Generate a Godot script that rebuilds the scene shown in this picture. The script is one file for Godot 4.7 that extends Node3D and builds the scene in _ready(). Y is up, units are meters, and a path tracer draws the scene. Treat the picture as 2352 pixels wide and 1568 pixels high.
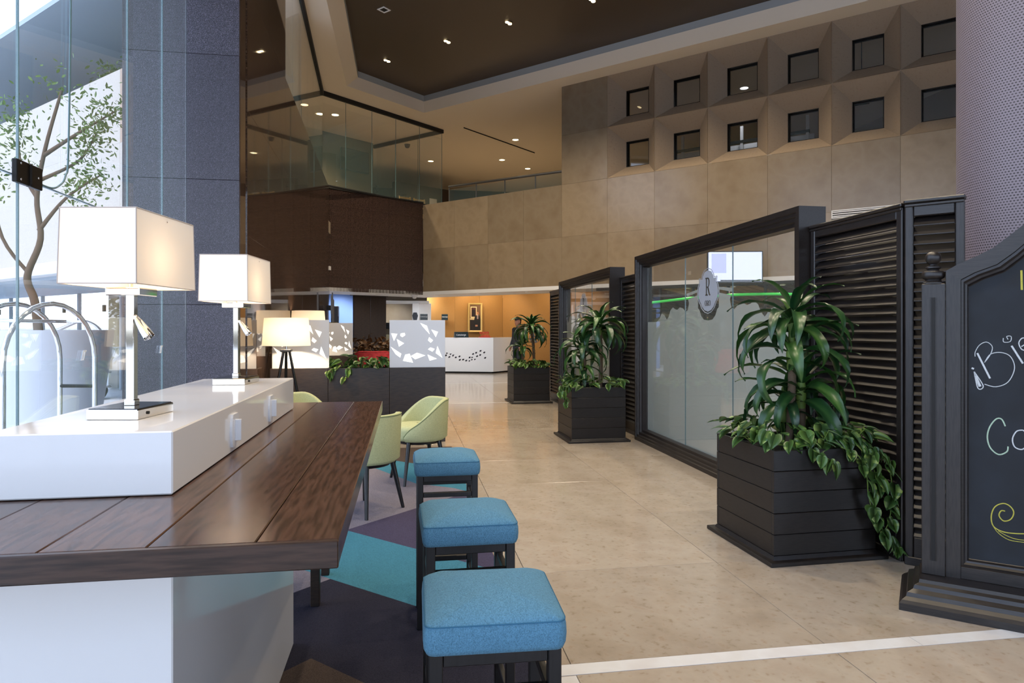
extends Node3D
# A hotel lobby: long bar table with lamps and stools, planters, wooden screens, a chalkboard sign, a reception under a mezzanine.
# World axes: +x runs across the lobby to the right, -z runs away from the camera along the long table.  V(b, y, a) = point b to the right, a away.

var M := {}
var T := {}
var used := {}
var rng := RandomNumberGenerator.new()

func _ready():
	rng.seed = 7
	make_camera_and_light()
	make_textures()
	make_materials()
	build_floor()
	build_ceiling()
	build_walls()
	build_facade()
	build_mezzanine()
	build_reception()
	build_outside()
	build_screens()
	build_bar()
	build_lounge()
	build_table()
	build_planters()
	build_sign()
	build_lights()

func make_camera_and_light():
	var cam := Camera3D.new()
	cam.name = "camera"
	cam.projection = Camera3D.PROJECTION_FRUSTUM
	cam.near = 0.05
	cam.far = 200.0
	cam.size = 2.0 * 0.05 * 784.0 / 1530.0
	cam.frustum_offset = Vector2(0, -0.05 * 30.0 / 1530.0)
	cam.position = Vector3(0, 1.42, 0)
	cam.rotation.y = -asin(0.1575)
	add_child(cam)
	cam.current = true
	var e := Environment.new()
	var sky := ProceduralSkyMaterial.new()
	sky.sky_top_color = Color(0.7, 0.79, 0.94)
	sky.sky_horizon_color = Color(0.88, 0.92, 0.97)
	sky.ground_bottom_color = Color(0.5, 0.5, 0.5)
	sky.ground_horizon_color = Color(0.7, 0.72, 0.75)
	sky.sky_energy_multiplier = 2.0
	sky.ground_energy_multiplier = 1.0
	e.background_mode = Environment.BG_SKY
	e.sky = Sky.new()
	e.sky.sky_material = sky
	e.tonemap_mode = Environment.TONE_MAPPER_LINEAR
	e.tonemap_exposure = 0.8
	e.sdfgi_enabled = true
	e.ssao_enabled = true
	e.ssil_enabled = true
	var sun := DirectionalLight3D.new()
	sun.name = "sun"
	sun.light_energy = 1.15
	sun.light_color = Color(1.0, 0.97, 0.93)
	sun.light_angular_distance = 6.0
	sun.sky_mode = DirectionalLight3D.SKY_MODE_LIGHT_ONLY
	sun.shadow_enabled = true
	sun.basis = Basis.looking_at(Vector3(0.1, -0.8, -0.6))
	add_child(sun)
	var w := WorldEnvironment.new()
	w.name = "world_environment"
	w.environment = e
	add_child(w)

# ------------------------------------------------------------------ helpers
func V(b: float, y: float, a: float) -> Vector3:
	return Vector3(b, y, -a)

func numbered(n: String) -> String:
	if not used.has(n):
		used[n] = 0
		return n
	used[n] += 1
	return "%s_%03d" % [n, used[n]]

func tag(o: Node3D, label: String, category: String, group := ""):
	o.set_meta("label", label)
	o.set_meta("category", category)
	if group != "":
		o.set_meta("group", group)

func thing(n: String, label: String, category: String, at := Vector3.ZERO, yaw := 0.0, group := "") -> Node3D:
	var o := Node3D.new()
	o.name = numbered(n)
	o.position = at
	o.rotation.y = deg_to_rad(yaw)
	tag(o, label, category, group)
	add_child(o)
	return o

func shell(n: String, at := Vector3.ZERO, yaw := 0.0) -> Node3D:
	var o := Node3D.new()
	o.name = numbered(n)
	o.position = at
	o.rotation.y = deg_to_rad(yaw)
	o.set_meta("kind", "structure")
	add_child(o)
	return o

func mesh_of(st: SurfaceTool) -> ArrayMesh:
	return st.commit()

func put(n: String, mesh: Mesh, m: Material, parent: Node3D, xf := Transform3D()) -> MeshInstance3D:
	var o := MeshInstance3D.new()
	o.name = n
	o.mesh = mesh
	o.material_override = m
	o.transform = xf
	parent.add_child(o, true)
	return o

func part(n: String, st: SurfaceTool, m: Material, parent: Node3D) -> MeshInstance3D:
	return put(n, st.commit(), m, parent)

func struct_mesh(n: String, st: SurfaceTool, m: Material) -> MeshInstance3D:
	var o := put(numbered(n), st.commit(), m, self)
	o.set_meta("kind", "structure")
	return o

func one(n: String, st: SurfaceTool, m: Material, label: String, category: String, group := "") -> MeshInstance3D:
	var o := put(numbered(n), st.commit(), m, self)
	tag(o, label, category, group)
	return o

func dup(src: Node3D, n: String, label: String, at: Vector3, yaw := 0.0, group := "") -> Node3D:
	var o: Node3D = src.duplicate()
	o.name = numbered(n)
	o.position = at
	o.rotation.y = deg_to_rad(yaw)
	o.set_meta("label", label)
	if group != "":
		o.set_meta("group", group)
	add_child(o)
	return o

func S() -> SurfaceTool:
	var st := SurfaceTool.new()
	st.begin(Mesh.PRIMITIVE_TRIANGLES)
	return st

func tri(st: SurfaceTool, a: Vector3, b: Vector3, c: Vector3, na: Vector3, nb: Vector3, nc: Vector3):
	var n := (b - a).cross(c - a)
	if n.dot(na + nb + nc) > 0.0:
		var t := b
		b = c
		c = t
		t = nb
		nb = nc
		nc = t
	st.set_normal(na)
	st.add_vertex(a)
	st.set_normal(nb)
	st.add_vertex(b)
	st.set_normal(nc)
	st.add_vertex(c)

func face(st: SurfaceTool, pts: Array, out: Vector3):
	var n: Vector3 = (pts[1] - pts[0]).cross(pts[2] - pts[0])
	if n.length_squared() < 1e-16 and pts.size() > 3:
		n = (pts[2] - pts[0]).cross(pts[3] - pts[0])
	n = n.normalized()
	if n.dot(out) < 0.0:
		n = -n
	for i in range(1, pts.size() - 1):
		tri(st, pts[0], pts[i], pts[i + 1], n, n, n)

func box(st: SurfaceTool, c: Vector3, s: Vector3, bev := 0.0, bs := Basis()):
	var h := s * 0.5
	var r := minf(bev, minf(h.x, minf(h.y, h.z)) * 0.95)
	if r <= 0.0:
		for ax in 3:
			for sg in [-1.0, 1.0]:
				var n := Vector3()
				n[ax] = sg
				var u := (ax + 1) % 3
				var v := (ax + 2) % 3
				var q := []
				for k in [[-1, -1], [1, -1], [1, 1], [-1, 1]]:
					var p := Vector3()
					p[ax] = sg * h[ax]
					p[u] = k[0] * h[u]
					p[v] = k[1] * h[v]
					q.append(c + bs * p)
				face(st, q, bs * n)
		return
	for ax in 3:
		var u := (ax + 1) % 3
		var v := (ax + 2) % 3
		for sg in [-1.0, 1.0]:
			var n := Vector3()
			n[ax] = sg
			var q := []
			for k in [[-1, -1], [1, -1], [1, 1], [-1, 1]]:
				var p := Vector3()
				p[ax] = sg * h[ax]
				p[u] = k[0] * (h[u] - r)
				p[v] = k[1] * (h[v] - r)
				q.append(c + bs * p)
			face(st, q, bs * n)
		for su in [-1.0, 1.0]:
			for sv in [-1.0, 1.0]:
				var e := []
				for k in [[-1, 0], [1, 0], [1, 1], [-1, 1]]:
					var p := Vector3()
					p[ax] = k[0] * (h[ax] - r)
					p[u] = su * (h[u] - (r if k[1] == 1 else 0.0))
					p[v] = sv * (h[v] - (0.0 if k[1] == 1 else r))
					e.append(c + bs * p)
				var n2 := Vector3()
				n2[u] = su
				n2[v] = sv
				face(st, e, bs * n2)
	for sx in [-1.0, 1.0]:
		for sy in [-1.0, 1.0]:
			for sz in [-1.0, 1.0]:
				var sn := Vector3(sx, sy, sz)
				face(st, [c + bs * (sn * (h - Vector3(0, r, r))), c + bs * (sn * (h - Vector3(r, 0, r))), c + bs * (sn * (h - Vector3(r, r, 0)))], bs * sn)

func bx(c: Vector3, s: Vector3, bev := 0.0) -> SurfaceTool:
	var st := S()
	box(st, c, s, bev)
	return st

# box from ranges in (b, y, a)
func ab_box(b0: float, b1: float, y0: float, y1: float, a0: float, a1: float, bev := 0.0) -> SurfaceTool:
	return bx(V((b0 + b1) / 2, (y0 + y1) / 2, (a0 + a1) / 2), Vector3(absf(b1 - b0), absf(y1 - y0), absf(a1 - a0)), bev)

func bar(st: SurfaceTool, p: Vector3, q: Vector3, w: float, d: float, bev := 0.0, up := Vector3.UP):
	var y := (q - p).normalized()
	var x := y.cross(up)
	if x.length() < 0.01:
		x = Vector3.RIGHT
	x = x.normalized()
	var z := x.cross(y).normalized()
	box(st, (p + q) / 2, Vector3(w, p.distance_to(q), d), bev, Basis(x, y, z))

# polygon in xy, pushed from z0 to z1, placed by xf
func prism(st: SurfaceTool, poly: PackedVector2Array, z0: float, z1: float, xf := Transform3D()):
	var ids := Geometry2D.triangulate_polygon(poly)
	for z in [z0, z1]:
		var n: Vector3 = xf.basis * Vector3(0, 0, 1.0 if (z == z1) == (z1 > z0) else -1.0)
		for i in range(0, ids.size(), 3):
			var q := []
			for k in 3:
				var p := poly[ids[i + k]]
				q.append(xf * Vector3(p.x, p.y, z))
			face(st, q, n)
	var ccw := not Geometry2D.is_polygon_clockwise(poly)
	for i in poly.size():
		var a := poly[i]
		var b := poly[(i + 1) % poly.size()]
		var d := (b - a)
		var nn := Vector3(d.y, -d.x, 0) * (1.0 if ccw else -1.0)
		if d.length() < 1e-6:
			continue
		face(st, [xf * Vector3(a.x, a.y, z0), xf * Vector3(b.x, b.y, z0), xf * Vector3(b.x, b.y, z1), xf * Vector3(a.x, a.y, z1)], xf.basis * nn)

# flat polygon given in (b, a), as a slab from y0 to y1
func slab(st: SurfaceTool, pts: Array, y0: float, y1: float):
	var poly := PackedVector2Array()
	for p in pts:
		poly.append(Vector2(p[0], p[1]))
	prism(st, poly, y0, y1, Transform3D(Basis(Vector3(1, 0, 0), Vector3(0, 0, -1), Vector3(0, 1, 0)), Vector3.ZERO))

func grid(st: SurfaceTool, P: Array, wrap := false, flip := false):
	var rows := P.size()
	var cols: int = P[0].size()
	var N := []
	for i in rows:
		var nr := []
		for j in cols:
			var i0 := maxi(i - 1, 0)
			var i1 := mini(i + 1, rows - 1)
			var j0 := (j - 1 + cols) % cols if wrap else maxi(j - 1, 0)
			var j1 := (j + 1) % cols if wrap else mini(j + 1, cols - 1)
			var n: Vector3 = (P[i1][j] - P[i0][j]).cross(P[i][j1] - P[i][j0])
			if n.length_squared() < 1e-14:
				n = Vector3.UP if P[i][j].y >= P[rows / 2][j].y else Vector3.DOWN
				n = -n if flip else n
			n = n.normalized()
			nr.append(-n if flip else n)
		N.append(nr)
	for i in rows - 1:
		for j in (cols if wrap else cols - 1):
			var k := (j + 1) % cols
			tri(st, P[i][j], P[i + 1][j], P[i + 1][k], N[i][j], N[i + 1][j], N[i + 1][k])
			tri(st, P[i][j], P[i + 1][k], P[i][k], N[i][j], N[i + 1][k], N[i][k])

# profile of (radius, y) turned about the y axis
func lathe(st: SurfaceTool, prof: Array, seg := 24, xf := Transform3D()):
	var nseg := prof.size() - 1
	var sn := []
	for i in nseg:
		var d: Vector2 = prof[i + 1] - prof[i]
		sn.append(Vector2(d.y, -d.x).normalized())
	for i in nseg:
		var n0: Vector2 = sn[i]
		var n1: Vector2 = sn[i]
		if i > 0 and sn[i - 1].dot(sn[i]) > 0.7:
			n0 = (sn[i - 1] + sn[i]).normalized()
		if i < nseg - 1 and sn[i + 1].dot(sn[i]) > 0.7:
			n1 = (sn[i + 1] + sn[i]).normalized()
		for j in seg:
			var t0 := TAU * j / seg
			var t1 := TAU * (j + 1) / seg
			var q := []
			var m := []
			for k in [[0, t0], [1, t0], [1, t1], [0, t1]]:
				var p: Vector2 = prof[i + k[0]]
				var n: Vector2 = n1 if k[0] == 1 else n0
				q.append(xf * Vector3(p.x * cos(k[1]), p.y, p.x * sin(k[1])))
				m.append((xf.basis * Vector3(n.x * cos(k[1]), n.y, n.x * sin(k[1]))).normalized())
			if prof[i].x > 1e-6:
				tri(st, q[0], q[1], q[3], m[0], m[1], m[3])
			if prof[i + 1].x > 1e-6:
				tri(st, q[1], q[2], q[3], m[1], m[2], m[3])

func tube(st: SurfaceTool, pts: Array, r, seg := 8, closed := false):
	var n := pts.size()
	var rows := []
	var ref := Vector3.UP
	var t0: Vector3 = (pts[1] - pts[0]).normalized()
	if absf(t0.dot(ref)) > 0.9:
		ref = Vector3.RIGHT
	var x := t0.cross(ref).normalized()
	for i in n:
		var t: Vector3
		if closed:
			t = pts[(i + 1) % n] - pts[(i - 1 + n) % n]
		else:
			t = pts[mini(i + 1, n - 1)] - pts[maxi(i - 1, 0)]
		t = t.normalized()
		x = (x - t * x.dot(t)).normalized()
		var y := t.cross(x)
		var rr: float = r[i] if r is Array else r
		var row := []
		for j in seg:
			var g := TAU * j / seg
			row.append(pts[i] + (x * cos(g) + y * sin(g)) * rr)
		rows.append(row)
	if closed:
		rows.append(rows[0])
	grid(st, rows, true, true)
	if not closed:
		face(st, rows[0], pts[0] - pts[1])
		face(st, rows[n - 1], pts[n - 1] - pts[n - 2])

func smooth(pts: Array, per := 6) -> Array:
	var c := Curve3D.new()
	var n := pts.size()
	for i in n:
		var d: Vector3 = (pts[mini(i + 1, n - 1)] - pts[maxi(i - 1, 0)]) / 6.0
		c.add_point(pts[i], -d, d)
	var out := []
	for i in n - 1:
		for k in per:
			out.append(c.sample(i, float(k) / per))
	out.append(pts[n - 1])
	return out

# rounded square ring of half sizes hx, hz
func ring(hx: float, hz: float, rad: float, y: float, per := 6) -> Array:
	var out := []
	var r := minf(rad, minf(hx, hz))
	for q in 4:
		var cx := (hx - r) * (1 if q == 0 or q == 3 else -1)
		var cz := (hz - r) * (1 if q < 2 else -1)
		for k in per + 1:
			var g := PI / 2 * (q + float(k) / per)
			out.append(Vector3(cx + r * cos(g), y, cz + r * sin(g)))
	return out

func loft(st: SurfaceTool, rings: Array):
	grid(st, rings, true, false)
	face(st, rings[0], Vector3.DOWN)
	face(st, rings[-1], Vector3.UP)

# a mitred frame: w x h outer, standing on y = 0 from x = 0, profile of (inset from the outer edge, z)
func moulding(st: SurfaceTool, w: float, h: float, prof: Array):
	for i in prof.size() - 1:
		var a: Vector2 = prof[i]
		var b: Vector2 = prof[i + 1]
		var ca := [Vector3(a.x, a.x, a.y), Vector3(w - a.x, a.x, a.y), Vector3(w - a.x, h - a.x, a.y), Vector3(a.x, h - a.x, a.y)]
		var cb := [Vector3(b.x, b.x, b.y), Vector3(w - b.x, b.x, b.y), Vector3(w - b.x, h - b.x, b.y), Vector3(b.x, h - b.x, b.y)]
		var d := (b - a).normalized()
		var dirs := [Vector3(0, 1, 0), Vector3(-1, 0, 0), Vector3(0, -1, 0), Vector3(1, 0, 0)]
		for k in 4:
			var j := (k + 1) % 4
			# outward normal: rotate profile direction by +90 degrees (inset, z) -> (-dz, dinset)
			var n: Vector3 = dirs[k] * (-d.y) + Vector3(0, 0, d.x)
			face(st, [ca[k], ca[j], cb[j], cb[k]], n)

func letters(txt: String, size: float, depth: float, font := "Droid Sans") -> TextMesh:
	var t := TextMesh.new()
	var f := SystemFont.new()
	f.font_names = PackedStringArray([font])
	t.font = f
	t.text = txt
	t.font_size = 64
	t.pixel_size = size / 64.0
	t.depth = depth
	t.curve_step = 2.0
	return t

func pts2(s: String) -> PackedVector2Array:
	var out := PackedVector2Array()
	for w in s.split(" ", false):
		var k := w.split(",")
		out.append(Vector2(float(k[0]), float(k[1])))
	return out

# ------------------------------------------------------------------ textures and materials
func ramp(stops: Array) -> Gradient:
	var g := Gradient.new()
	var o := PackedFloat32Array()
	var c := PackedColorArray()
	for s in stops:
		o.append(s[0])
		c.append(s[1])
	g.offsets = o
	g.colors = c
	return g

func noise_tex(kind: int, freq: float, octaves: int, sd: int, stops: Array, size := 512, as_normal := false, bump := 3.0) -> NoiseTexture2D:
	var n := FastNoiseLite.new()
	n.noise_type = kind
	n.frequency = freq
	n.seed = sd
	n.fractal_octaves = octaves
	var t := NoiseTexture2D.new()
	t.width = size
	t.height = size
	t.seamless = true
	t.noise = n
	t.generate_mipmaps = false
	if as_normal:
		t.as_normal_map = true
		t.bump_strength = bump
	else:
		t.color_ramp = ramp(stops)
	return t

func g(v: float) -> Color:
	return Color(v, v, v)

func make_textures():
	var SX := FastNoiseLite.TYPE_SIMPLEX_SMOOTH
	T.grain = noise_tex(SX, 0.02, 4, 3, [[0.0, g(0.55)], [0.45, g(0.85)], [0.7, g(1.0)], [1.0, g(1.0)]])
	T.marble = noise_tex(SX, 0.006, 5, 11, [[0.0, Color(0.92, 0.9, 0.88)], [0.35, Color(0.97, 0.96, 0.95)], [0.6, g(1.0)], [1.0, Color(0.95, 0.93, 0.92)]])
	T.vein = noise_tex(SX, 0.03, 5, 23, [[0.0, Color(0.84, 0.79, 0.74)], [0.3, g(0.98)], [0.7, g(1.0)], [1.0, Color(0.95, 0.91, 0.88)]])
	T.speck = noise_tex(FastNoiseLite.TYPE_VALUE, 0.35, 2, 5, [[0.0, Color(0.12, 0.12, 0.15)], [0.4, Color(0.33, 0.33, 0.37)], [0.55, Color(0.5, 0.49, 0.53)], [0.75, Color(0.95, 0.93, 0.97)], [1.0, Color(1, 1, 1)]])
	T.cloud = noise_tex(SX, 0.008, 4, 31, [[0.0, g(0.72)], [0.5, g(0.95)], [1.0, g(1.0)]])
	T.weave = noise_tex(FastNoiseLite.TYPE_VALUE, 0.45, 1, 9, [[0.0, g(0.72)], [0.5, g(0.9)], [1.0, g(1.0)]], 512)
	T.weave_n = noise_tex(FastNoiseLite.TYPE_VALUE, 0.45, 1, 9, [], 512, true, 3.0)
	T.stucco = noise_tex(FastNoiseLite.TYPE_VALUE, 0.3, 3, 17, [[0.0, g(0.8)], [0.5, g(0.95)], [1.0, g(1.0)]], 256)
	T.leaf = noise_tex(SX, 0.02, 3, 41, [[0.0, g(0.75)], [0.5, g(0.92)], [1.0, g(1.0)]], 256)
	T.chalk = noise_tex(FastNoiseLite.TYPE_VALUE, 0.25, 2, 51, [[0.0, g(0.55)], [0.5, g(0.9)], [1.0, g(1.0)]], 256)
	T.smear = noise_tex(SX, 0.004, 5, 61, [[0.0, g(0.75)], [0.5, g(0.9)], [0.8, g(1.0)], [1.0, g(1.0)]], 512)
	# small woven dots of the round column's cladding
	var im := Image.create(64, 64, false, Image.FORMAT_RGB8)
	im.fill(Color(0.62, 0.61, 0.68))
	var r2 := RandomNumberGenerator.new()
	r2.seed = 4
	for i in 8:
		for j in 8:
			var v := r2.randf_range(0.18, 0.3)
			var ox := i * 8 + (4 if j % 2 == 1 else 0)
			for dx in 5:
				for dy in 4:
					if not ((dx == 0 or dx == 4) and (dy == 0 or dy == 3)):
						im.set_pixel((ox + dx) % 64, j * 8 + dy + 1, Color(v, v * 0.95, v * 1.08))
	T.dots = ImageTexture.create_from_image(im)
	# painted portrait: a standing figure in a dark suit beside a small framed picture
	var p := Image.create(96, 220, false, Image.FORMAT_RGB8)
	p.fill(Color(0.36, 0.25, 0.16))
	p.fill_rect(Rect2i(0, 130, 96, 90), Color(0.1, 0.07, 0.06))
	p.fill_rect(Rect2i(6, 14, 56, 100), Color(0.75, 0.68, 0.5))
	p.fill_rect(Rect2i(13, 22, 42, 80), Color(0.28, 0.12, 0.1))
	p.fill_rect(Rect2i(20, 40, 26, 60), Color(0.06, 0.05, 0.06))
	p.fill_rect(Rect2i(0, 116, 48, 12), Color(0.72, 0.62, 0.46))
	for y in range(90, 220):
		var hw := 20.0 + minf((y - 90) * 0.25, 14.0)
		p.fill_rect(Rect2i(int(68 - hw), y, int(minf(hw * 2, 96 - 68 + hw)), 1), Color(0.06, 0.055, 0.06))
	for y in 26:
		var w := int(10.0 * sqrt(maxf(0.0, 1.0 - pow((y - 13.0) / 13.0, 2))))
		p.fill_rect(Rect2i(70 - w, 58 + y, w * 2, 1), Color(0.62, 0.42, 0.3))
	p.fill_rect(Rect2i(65, 84, 10, 36), Color(0.8, 0.78, 0.75))
	p.fill_rect(Rect2i(68, 88, 5, 40), Color(0.35, 0.12, 0.12))
	p.fill_rect(Rect2i(48, 172, 22, 16), Color(0.6, 0.42, 0.32))
	T.portrait = ImageTexture.create_from_image(p)

func mat(n: String, c: Color, rough: float, metal := 0.0, spec := 0.5) -> StandardMaterial3D:
	var m := StandardMaterial3D.new()
	m.resource_name = n
	m.albedo_color = c
	m.roughness = rough
	m.metallic = metal
	m.metallic_specular = spec
	m.cull_mode = BaseMaterial3D.CULL_DISABLED
	M[n] = m
	return m

func grained(m: StandardMaterial3D, tex: Texture2D, sc: Vector3, world := false) -> StandardMaterial3D:
	m.albedo_texture = tex
	m.uv1_triplanar = true
	m.uv1_world_triplanar = world
	m.uv1_scale = sc
	return m

func glow(n: String, c: Color, energy: float) -> StandardMaterial3D:
	var m := mat(n, c, 0.6)
	m.emission_enabled = true
	m.emission = c
	m.emission_energy_multiplier = energy
	return m

func glass(n: String, c: Color, alpha: float, rough := 0.0) -> StandardMaterial3D:
	var m := mat(n, Color(c.r, c.g, c.b, alpha), rough)
	m.transparency = BaseMaterial3D.TRANSPARENCY_ALPHA
	return m

func make_materials():
	# stone
	for i in 4:
		var k: float = [1.0, 0.985, 1.015, 0.97][i]
		var f := grained(mat("floor_stone_%d" % i, Color(0.64 * k, 0.595 * k, 0.535 * k), 0.13), T.marble, Vector3(0.5, 0.5, 0.5) * (1.0 + 0.13 * i), true)
		f.detail_enabled = true
		f.detail_albedo = T.vein
		f.detail_blend_mode = BaseMaterial3D.BLEND_MODE_MUL
		f.detail_uv_layer = BaseMaterial3D.DETAIL_UV_2
		f.uv2_triplanar = true
		f.uv2_world_triplanar = true
		f.uv2_scale = Vector3(0.9, 0.9, 0.9)
	mat("grout", Color(0.42, 0.36, 0.3), 0.7)
	grained(mat("white_marble", Color(0.8, 0.8, 0.8), 0.18), T.marble, Vector3(0.6, 0.6, 0.6), true)
	for i in 3:
		var k: float = [1.0, 0.95, 1.04][i]
		grained(mat("beige_stone_%d" % i, Color(0.535 * k, 0.475 * k, 0.39 * k), 0.22), T.marble, Vector3(0.4, 0.4, 0.4) * (1.0 + 0.2 * i))
	grained(mat("coffer_stone", Color(0.58, 0.51, 0.43), 0.6), T.vein, Vector3(1, 1, 1))
	for i in 2:
		grained(mat("blue_granite_%d" % i, [Color(0.47, 0.455, 0.5), Color(0.43, 0.415, 0.455)][i], 0.28), T.speck, Vector3(2.0, 2.0, 2.0) * (1.0 + 0.2 * i), true)
	grained(mat("brown_granite", Color(0.46, 0.36, 0.3), 0.25), T.speck, Vector3(1.6, 1.6, 1.6), true)
	grained(mat("mirror_granite", Color(0.46, 0.38, 0.31), 0.03, 0.0, 0.8), T.speck, Vector3(1.6, 1.6, 1.6), true)
	# paint
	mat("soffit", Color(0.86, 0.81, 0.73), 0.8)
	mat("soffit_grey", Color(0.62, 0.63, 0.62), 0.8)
	mat("dark_ceiling", Color(0.27, 0.22, 0.17), 0.45)
	mat("white_paint", Color(0.86, 0.86, 0.86), 0.5)
	mat("slot_black", Color(0.04, 0.035, 0.03), 0.7)
	grained(mat("ochre_wall", Color(0.62, 0.44, 0.2), 0.7), T.weave, Vector3(2, 2, 2))
	mat("dark_wall", Color(0.2, 0.16, 0.13), 0.6)
	mat("olive_wall", Color(0.36, 0.32, 0.22), 0.7)
	mat("blue_wall", Color(0.5, 0.62, 0.85), 0.6)
	mat("closing_wall", Color(0.55, 0.5, 0.43), 0.8)
	# wood
	var wc := Color(0.135, 0.113, 0.105)
	grained(mat("wood_v", wc, 0.38), T.grain, Vector3(9, 0.8, 9))
	grained(mat("wood_h", wc, 0.38), T.grain, Vector3(0.8, 9, 9))
	grained(mat("wood_z", wc, 0.38), T.grain, Vector3(9, 9, 0.8))
	grained(mat("wood_planter", Color(0.105, 0.084, 0.076), 0.42), T.grain, Vector3(1.2, 8, 1.2))
	grained(mat("wood_planter_plain", Color(0.092, 0.077, 0.071), 0.44), T.grain, Vector3(1.2, 8, 1.2))
	for i in 3:
		grained(mat("table_wood_%d" % i, [Color(0.33, 0.23, 0.18), Color(0.3, 0.21, 0.17), Color(0.36, 0.255, 0.2)][i], 0.19), T.grain, Vector3(7, 7, 0.7))
	grained(mat("table_end", Color(0.25, 0.18, 0.145), 0.3), T.grain, Vector3(0.7, 8, 8))
	grained(mat("black_wood", Color(0.075, 0.07, 0.075), 0.35), T.grain, Vector3(8, 1, 8))
	grained(mat("tray_wood", Color(0.17, 0.125, 0.095), 0.42), T.grain, Vector3(0.8, 6, 0.8))
	# lacquer, metal, plastic
	mat("white_gloss", Color(0.88, 0.87, 0.86), 0.07)
	mat("white_plastic", Color(0.86, 0.86, 0.87), 0.25)
	mat("screen_white", Color(0.78, 0.79, 0.81), 0.25)
	mat("chrome", Color(0.9, 0.9, 0.9), 0.08, 1.0)
	mat("nickel", Color(0.88, 0.85, 0.8), 0.05, 1.0)
	mat("dark_metal", Color(0.1, 0.09, 0.08), 0.35, 0.6)
	mat("black_rubber", Color(0.05, 0.05, 0.055), 0.7)
	mat("grey_metal", Color(0.5, 0.5, 0.5), 0.4, 0.8)
	mat("tv_black", Color(0.02, 0.02, 0.025), 0.12)
	mat("sign_teal", Color(0.08, 0.15, 0.17), 0.4)
	mat("sign_white", Color(0.88, 0.88, 0.88), 0.5)
	mat("red_print", Color(0.75, 0.12, 0.15), 0.5)
	mat("gold_frame", Color(0.72, 0.6, 0.36), 0.35, 0.3)
	mat("shard_dark", Color(0.06, 0.06, 0.1), 0.3)
	# cloth
	var fb := grained(mat("blue_cloth", Color(0.37, 0.55, 0.65), 0.9, 0.0, 0.2), T.weave, Vector3(3.0, 3.0, 3.0))
	fb.normal_enabled = true
	fb.normal_texture = T.weave_n
	fb.normal_scale = 0.5
	fb.rim_enabled = true
	fb.rim = 0.25
	mat("blue_seam", Color(0.22, 0.39, 0.5), 0.9, 0.0, 0.2)
	grained(mat("green_cloth", Color(0.77, 0.775, 0.58), 0.75, 0.0, 0.25), T.weave, Vector3(3, 3, 3))
	mat("green_piping", Color(0.55, 0.58, 0.42), 0.8, 0.0, 0.25)
	grained(mat("coral_cloth", Color(0.78, 0.27, 0.3), 0.8, 0.0, 0.25), T.leaf, Vector3(2, 2, 2))
	for k in [["teal", Color(0.28, 0.5, 0.58)], ["plum", Color(0.3, 0.28, 0.36)], ["pale", Color(0.5, 0.48, 0.52)], ["slate", Color(0.2, 0.2, 0.25)], ["brown", Color(0.33, 0.29, 0.27)]]:
		var cm := grained(mat("carpet_" + k[0], k[1], 0.95, 0.0, 0.1), T.weave, Vector3(1.4, 5.0, 4.0), true)
		cm.normal_enabled = true
		cm.normal_texture = T.weave_n
	# lamp shades and lights
	var sh := mat("shade_linen", Color(0.93, 0.89, 0.83), 0.9, 0.0, 0.1)
	sh.backlight_enabled = true
	sh.backlight = Color(0.42, 0.395, 0.36)
	mat("shade_trim", Color(0.75, 0.7, 0.66), 0.9)
	glow("bulb", Color(1.0, 0.86, 0.66), 12.0)
	glow("downlight_lens", Color(1.0, 0.9, 0.7), 9.0)
	glow("cool_lens", Color(0.95, 0.97, 1.0), 6.0)
	glow("lit_acrylic", Color(1.0, 0.99, 0.96), 1.15)
	glow("tv_picture", Color(0.84, 0.89, 1.0), 1.05)
	glow("tv_patch", Color(0.72, 0.77, 0.95), 0.95)
	glow("led_green", Color(0.2, 0.75, 0.3), 0.6)
	# glass
	glass("clear_glass", Color(0.75, 0.9, 0.88), 0.04)
	glass("tinted_glass", Color(0.25, 0.3, 0.26), 0.12)
	glass("screen_glass", Color(0.8, 0.85, 0.8), 0.04)
	mat("glass_edge", Color(0.36, 0.47, 0.49), 0.3)
	var ff := mat("frosted_film", Color(0.66, 0.67, 0.63, 0.9), 0.5)
	ff.transparency = BaseMaterial3D.TRANSPARENCY_ALPHA
	mat("emblem_film", Color(0.66, 0.68, 0.72), 0.3)
	mat("decal_white", Color(0.9, 0.92, 0.95), 0.5)
	mat("emblem_ink", Color(0.2, 0.17, 0.1), 0.4)
	# plants and soil
	for k in 3:
		var lf := mat("dracaena_leaf_%d" % k, [Color(0.115, 0.24, 0.1), Color(0.15, 0.29, 0.12), Color(0.1, 0.2, 0.1)][k], 0.32)
		lf.backlight_enabled = true
		lf.backlight = Color(0.16, 0.24, 0.08)
		lf.vertex_color_use_as_albedo = true
		lf.albedo_color = Color(1, 1, 1)
	for k in 3:
		var pf := mat("pothos_leaf_%d" % k, Color(1, 1, 1), 0.35)
		pf.backlight_enabled = true
		pf.backlight = Color(0.2, 0.3, 0.1)
		pf.vertex_color_use_as_albedo = true
	mat("vine", Color(0.4, 0.5, 0.2), 0.6)
	grained(mat("cane_bark", Color(0.42, 0.35, 0.27), 0.85), T.stucco, Vector3(3, 12, 3))
	mat("soil", Color(0.1, 0.075, 0.055), 0.95)
	mat("bronze_leaf", Color(0.33, 0.22, 0.1), 0.6)
	var tl := mat("tree_leaf", Color(0.3, 0.42, 0.17), 0.6)
	tl.backlight_enabled = true
	tl.backlight = Color(0.25, 0.32, 0.08)
	mat("tree_bark", Color(0.36, 0.29, 0.24), 0.9)
	# outside
	grained(mat("stucco", Color(0.8, 0.77, 0.73), 0.9), T.stucco, Vector3(2, 2, 2))
	grained(mat("stucco_pink", Color(0.74, 0.65, 0.58), 0.9), T.stucco, Vector3(2, 2, 2))
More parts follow.
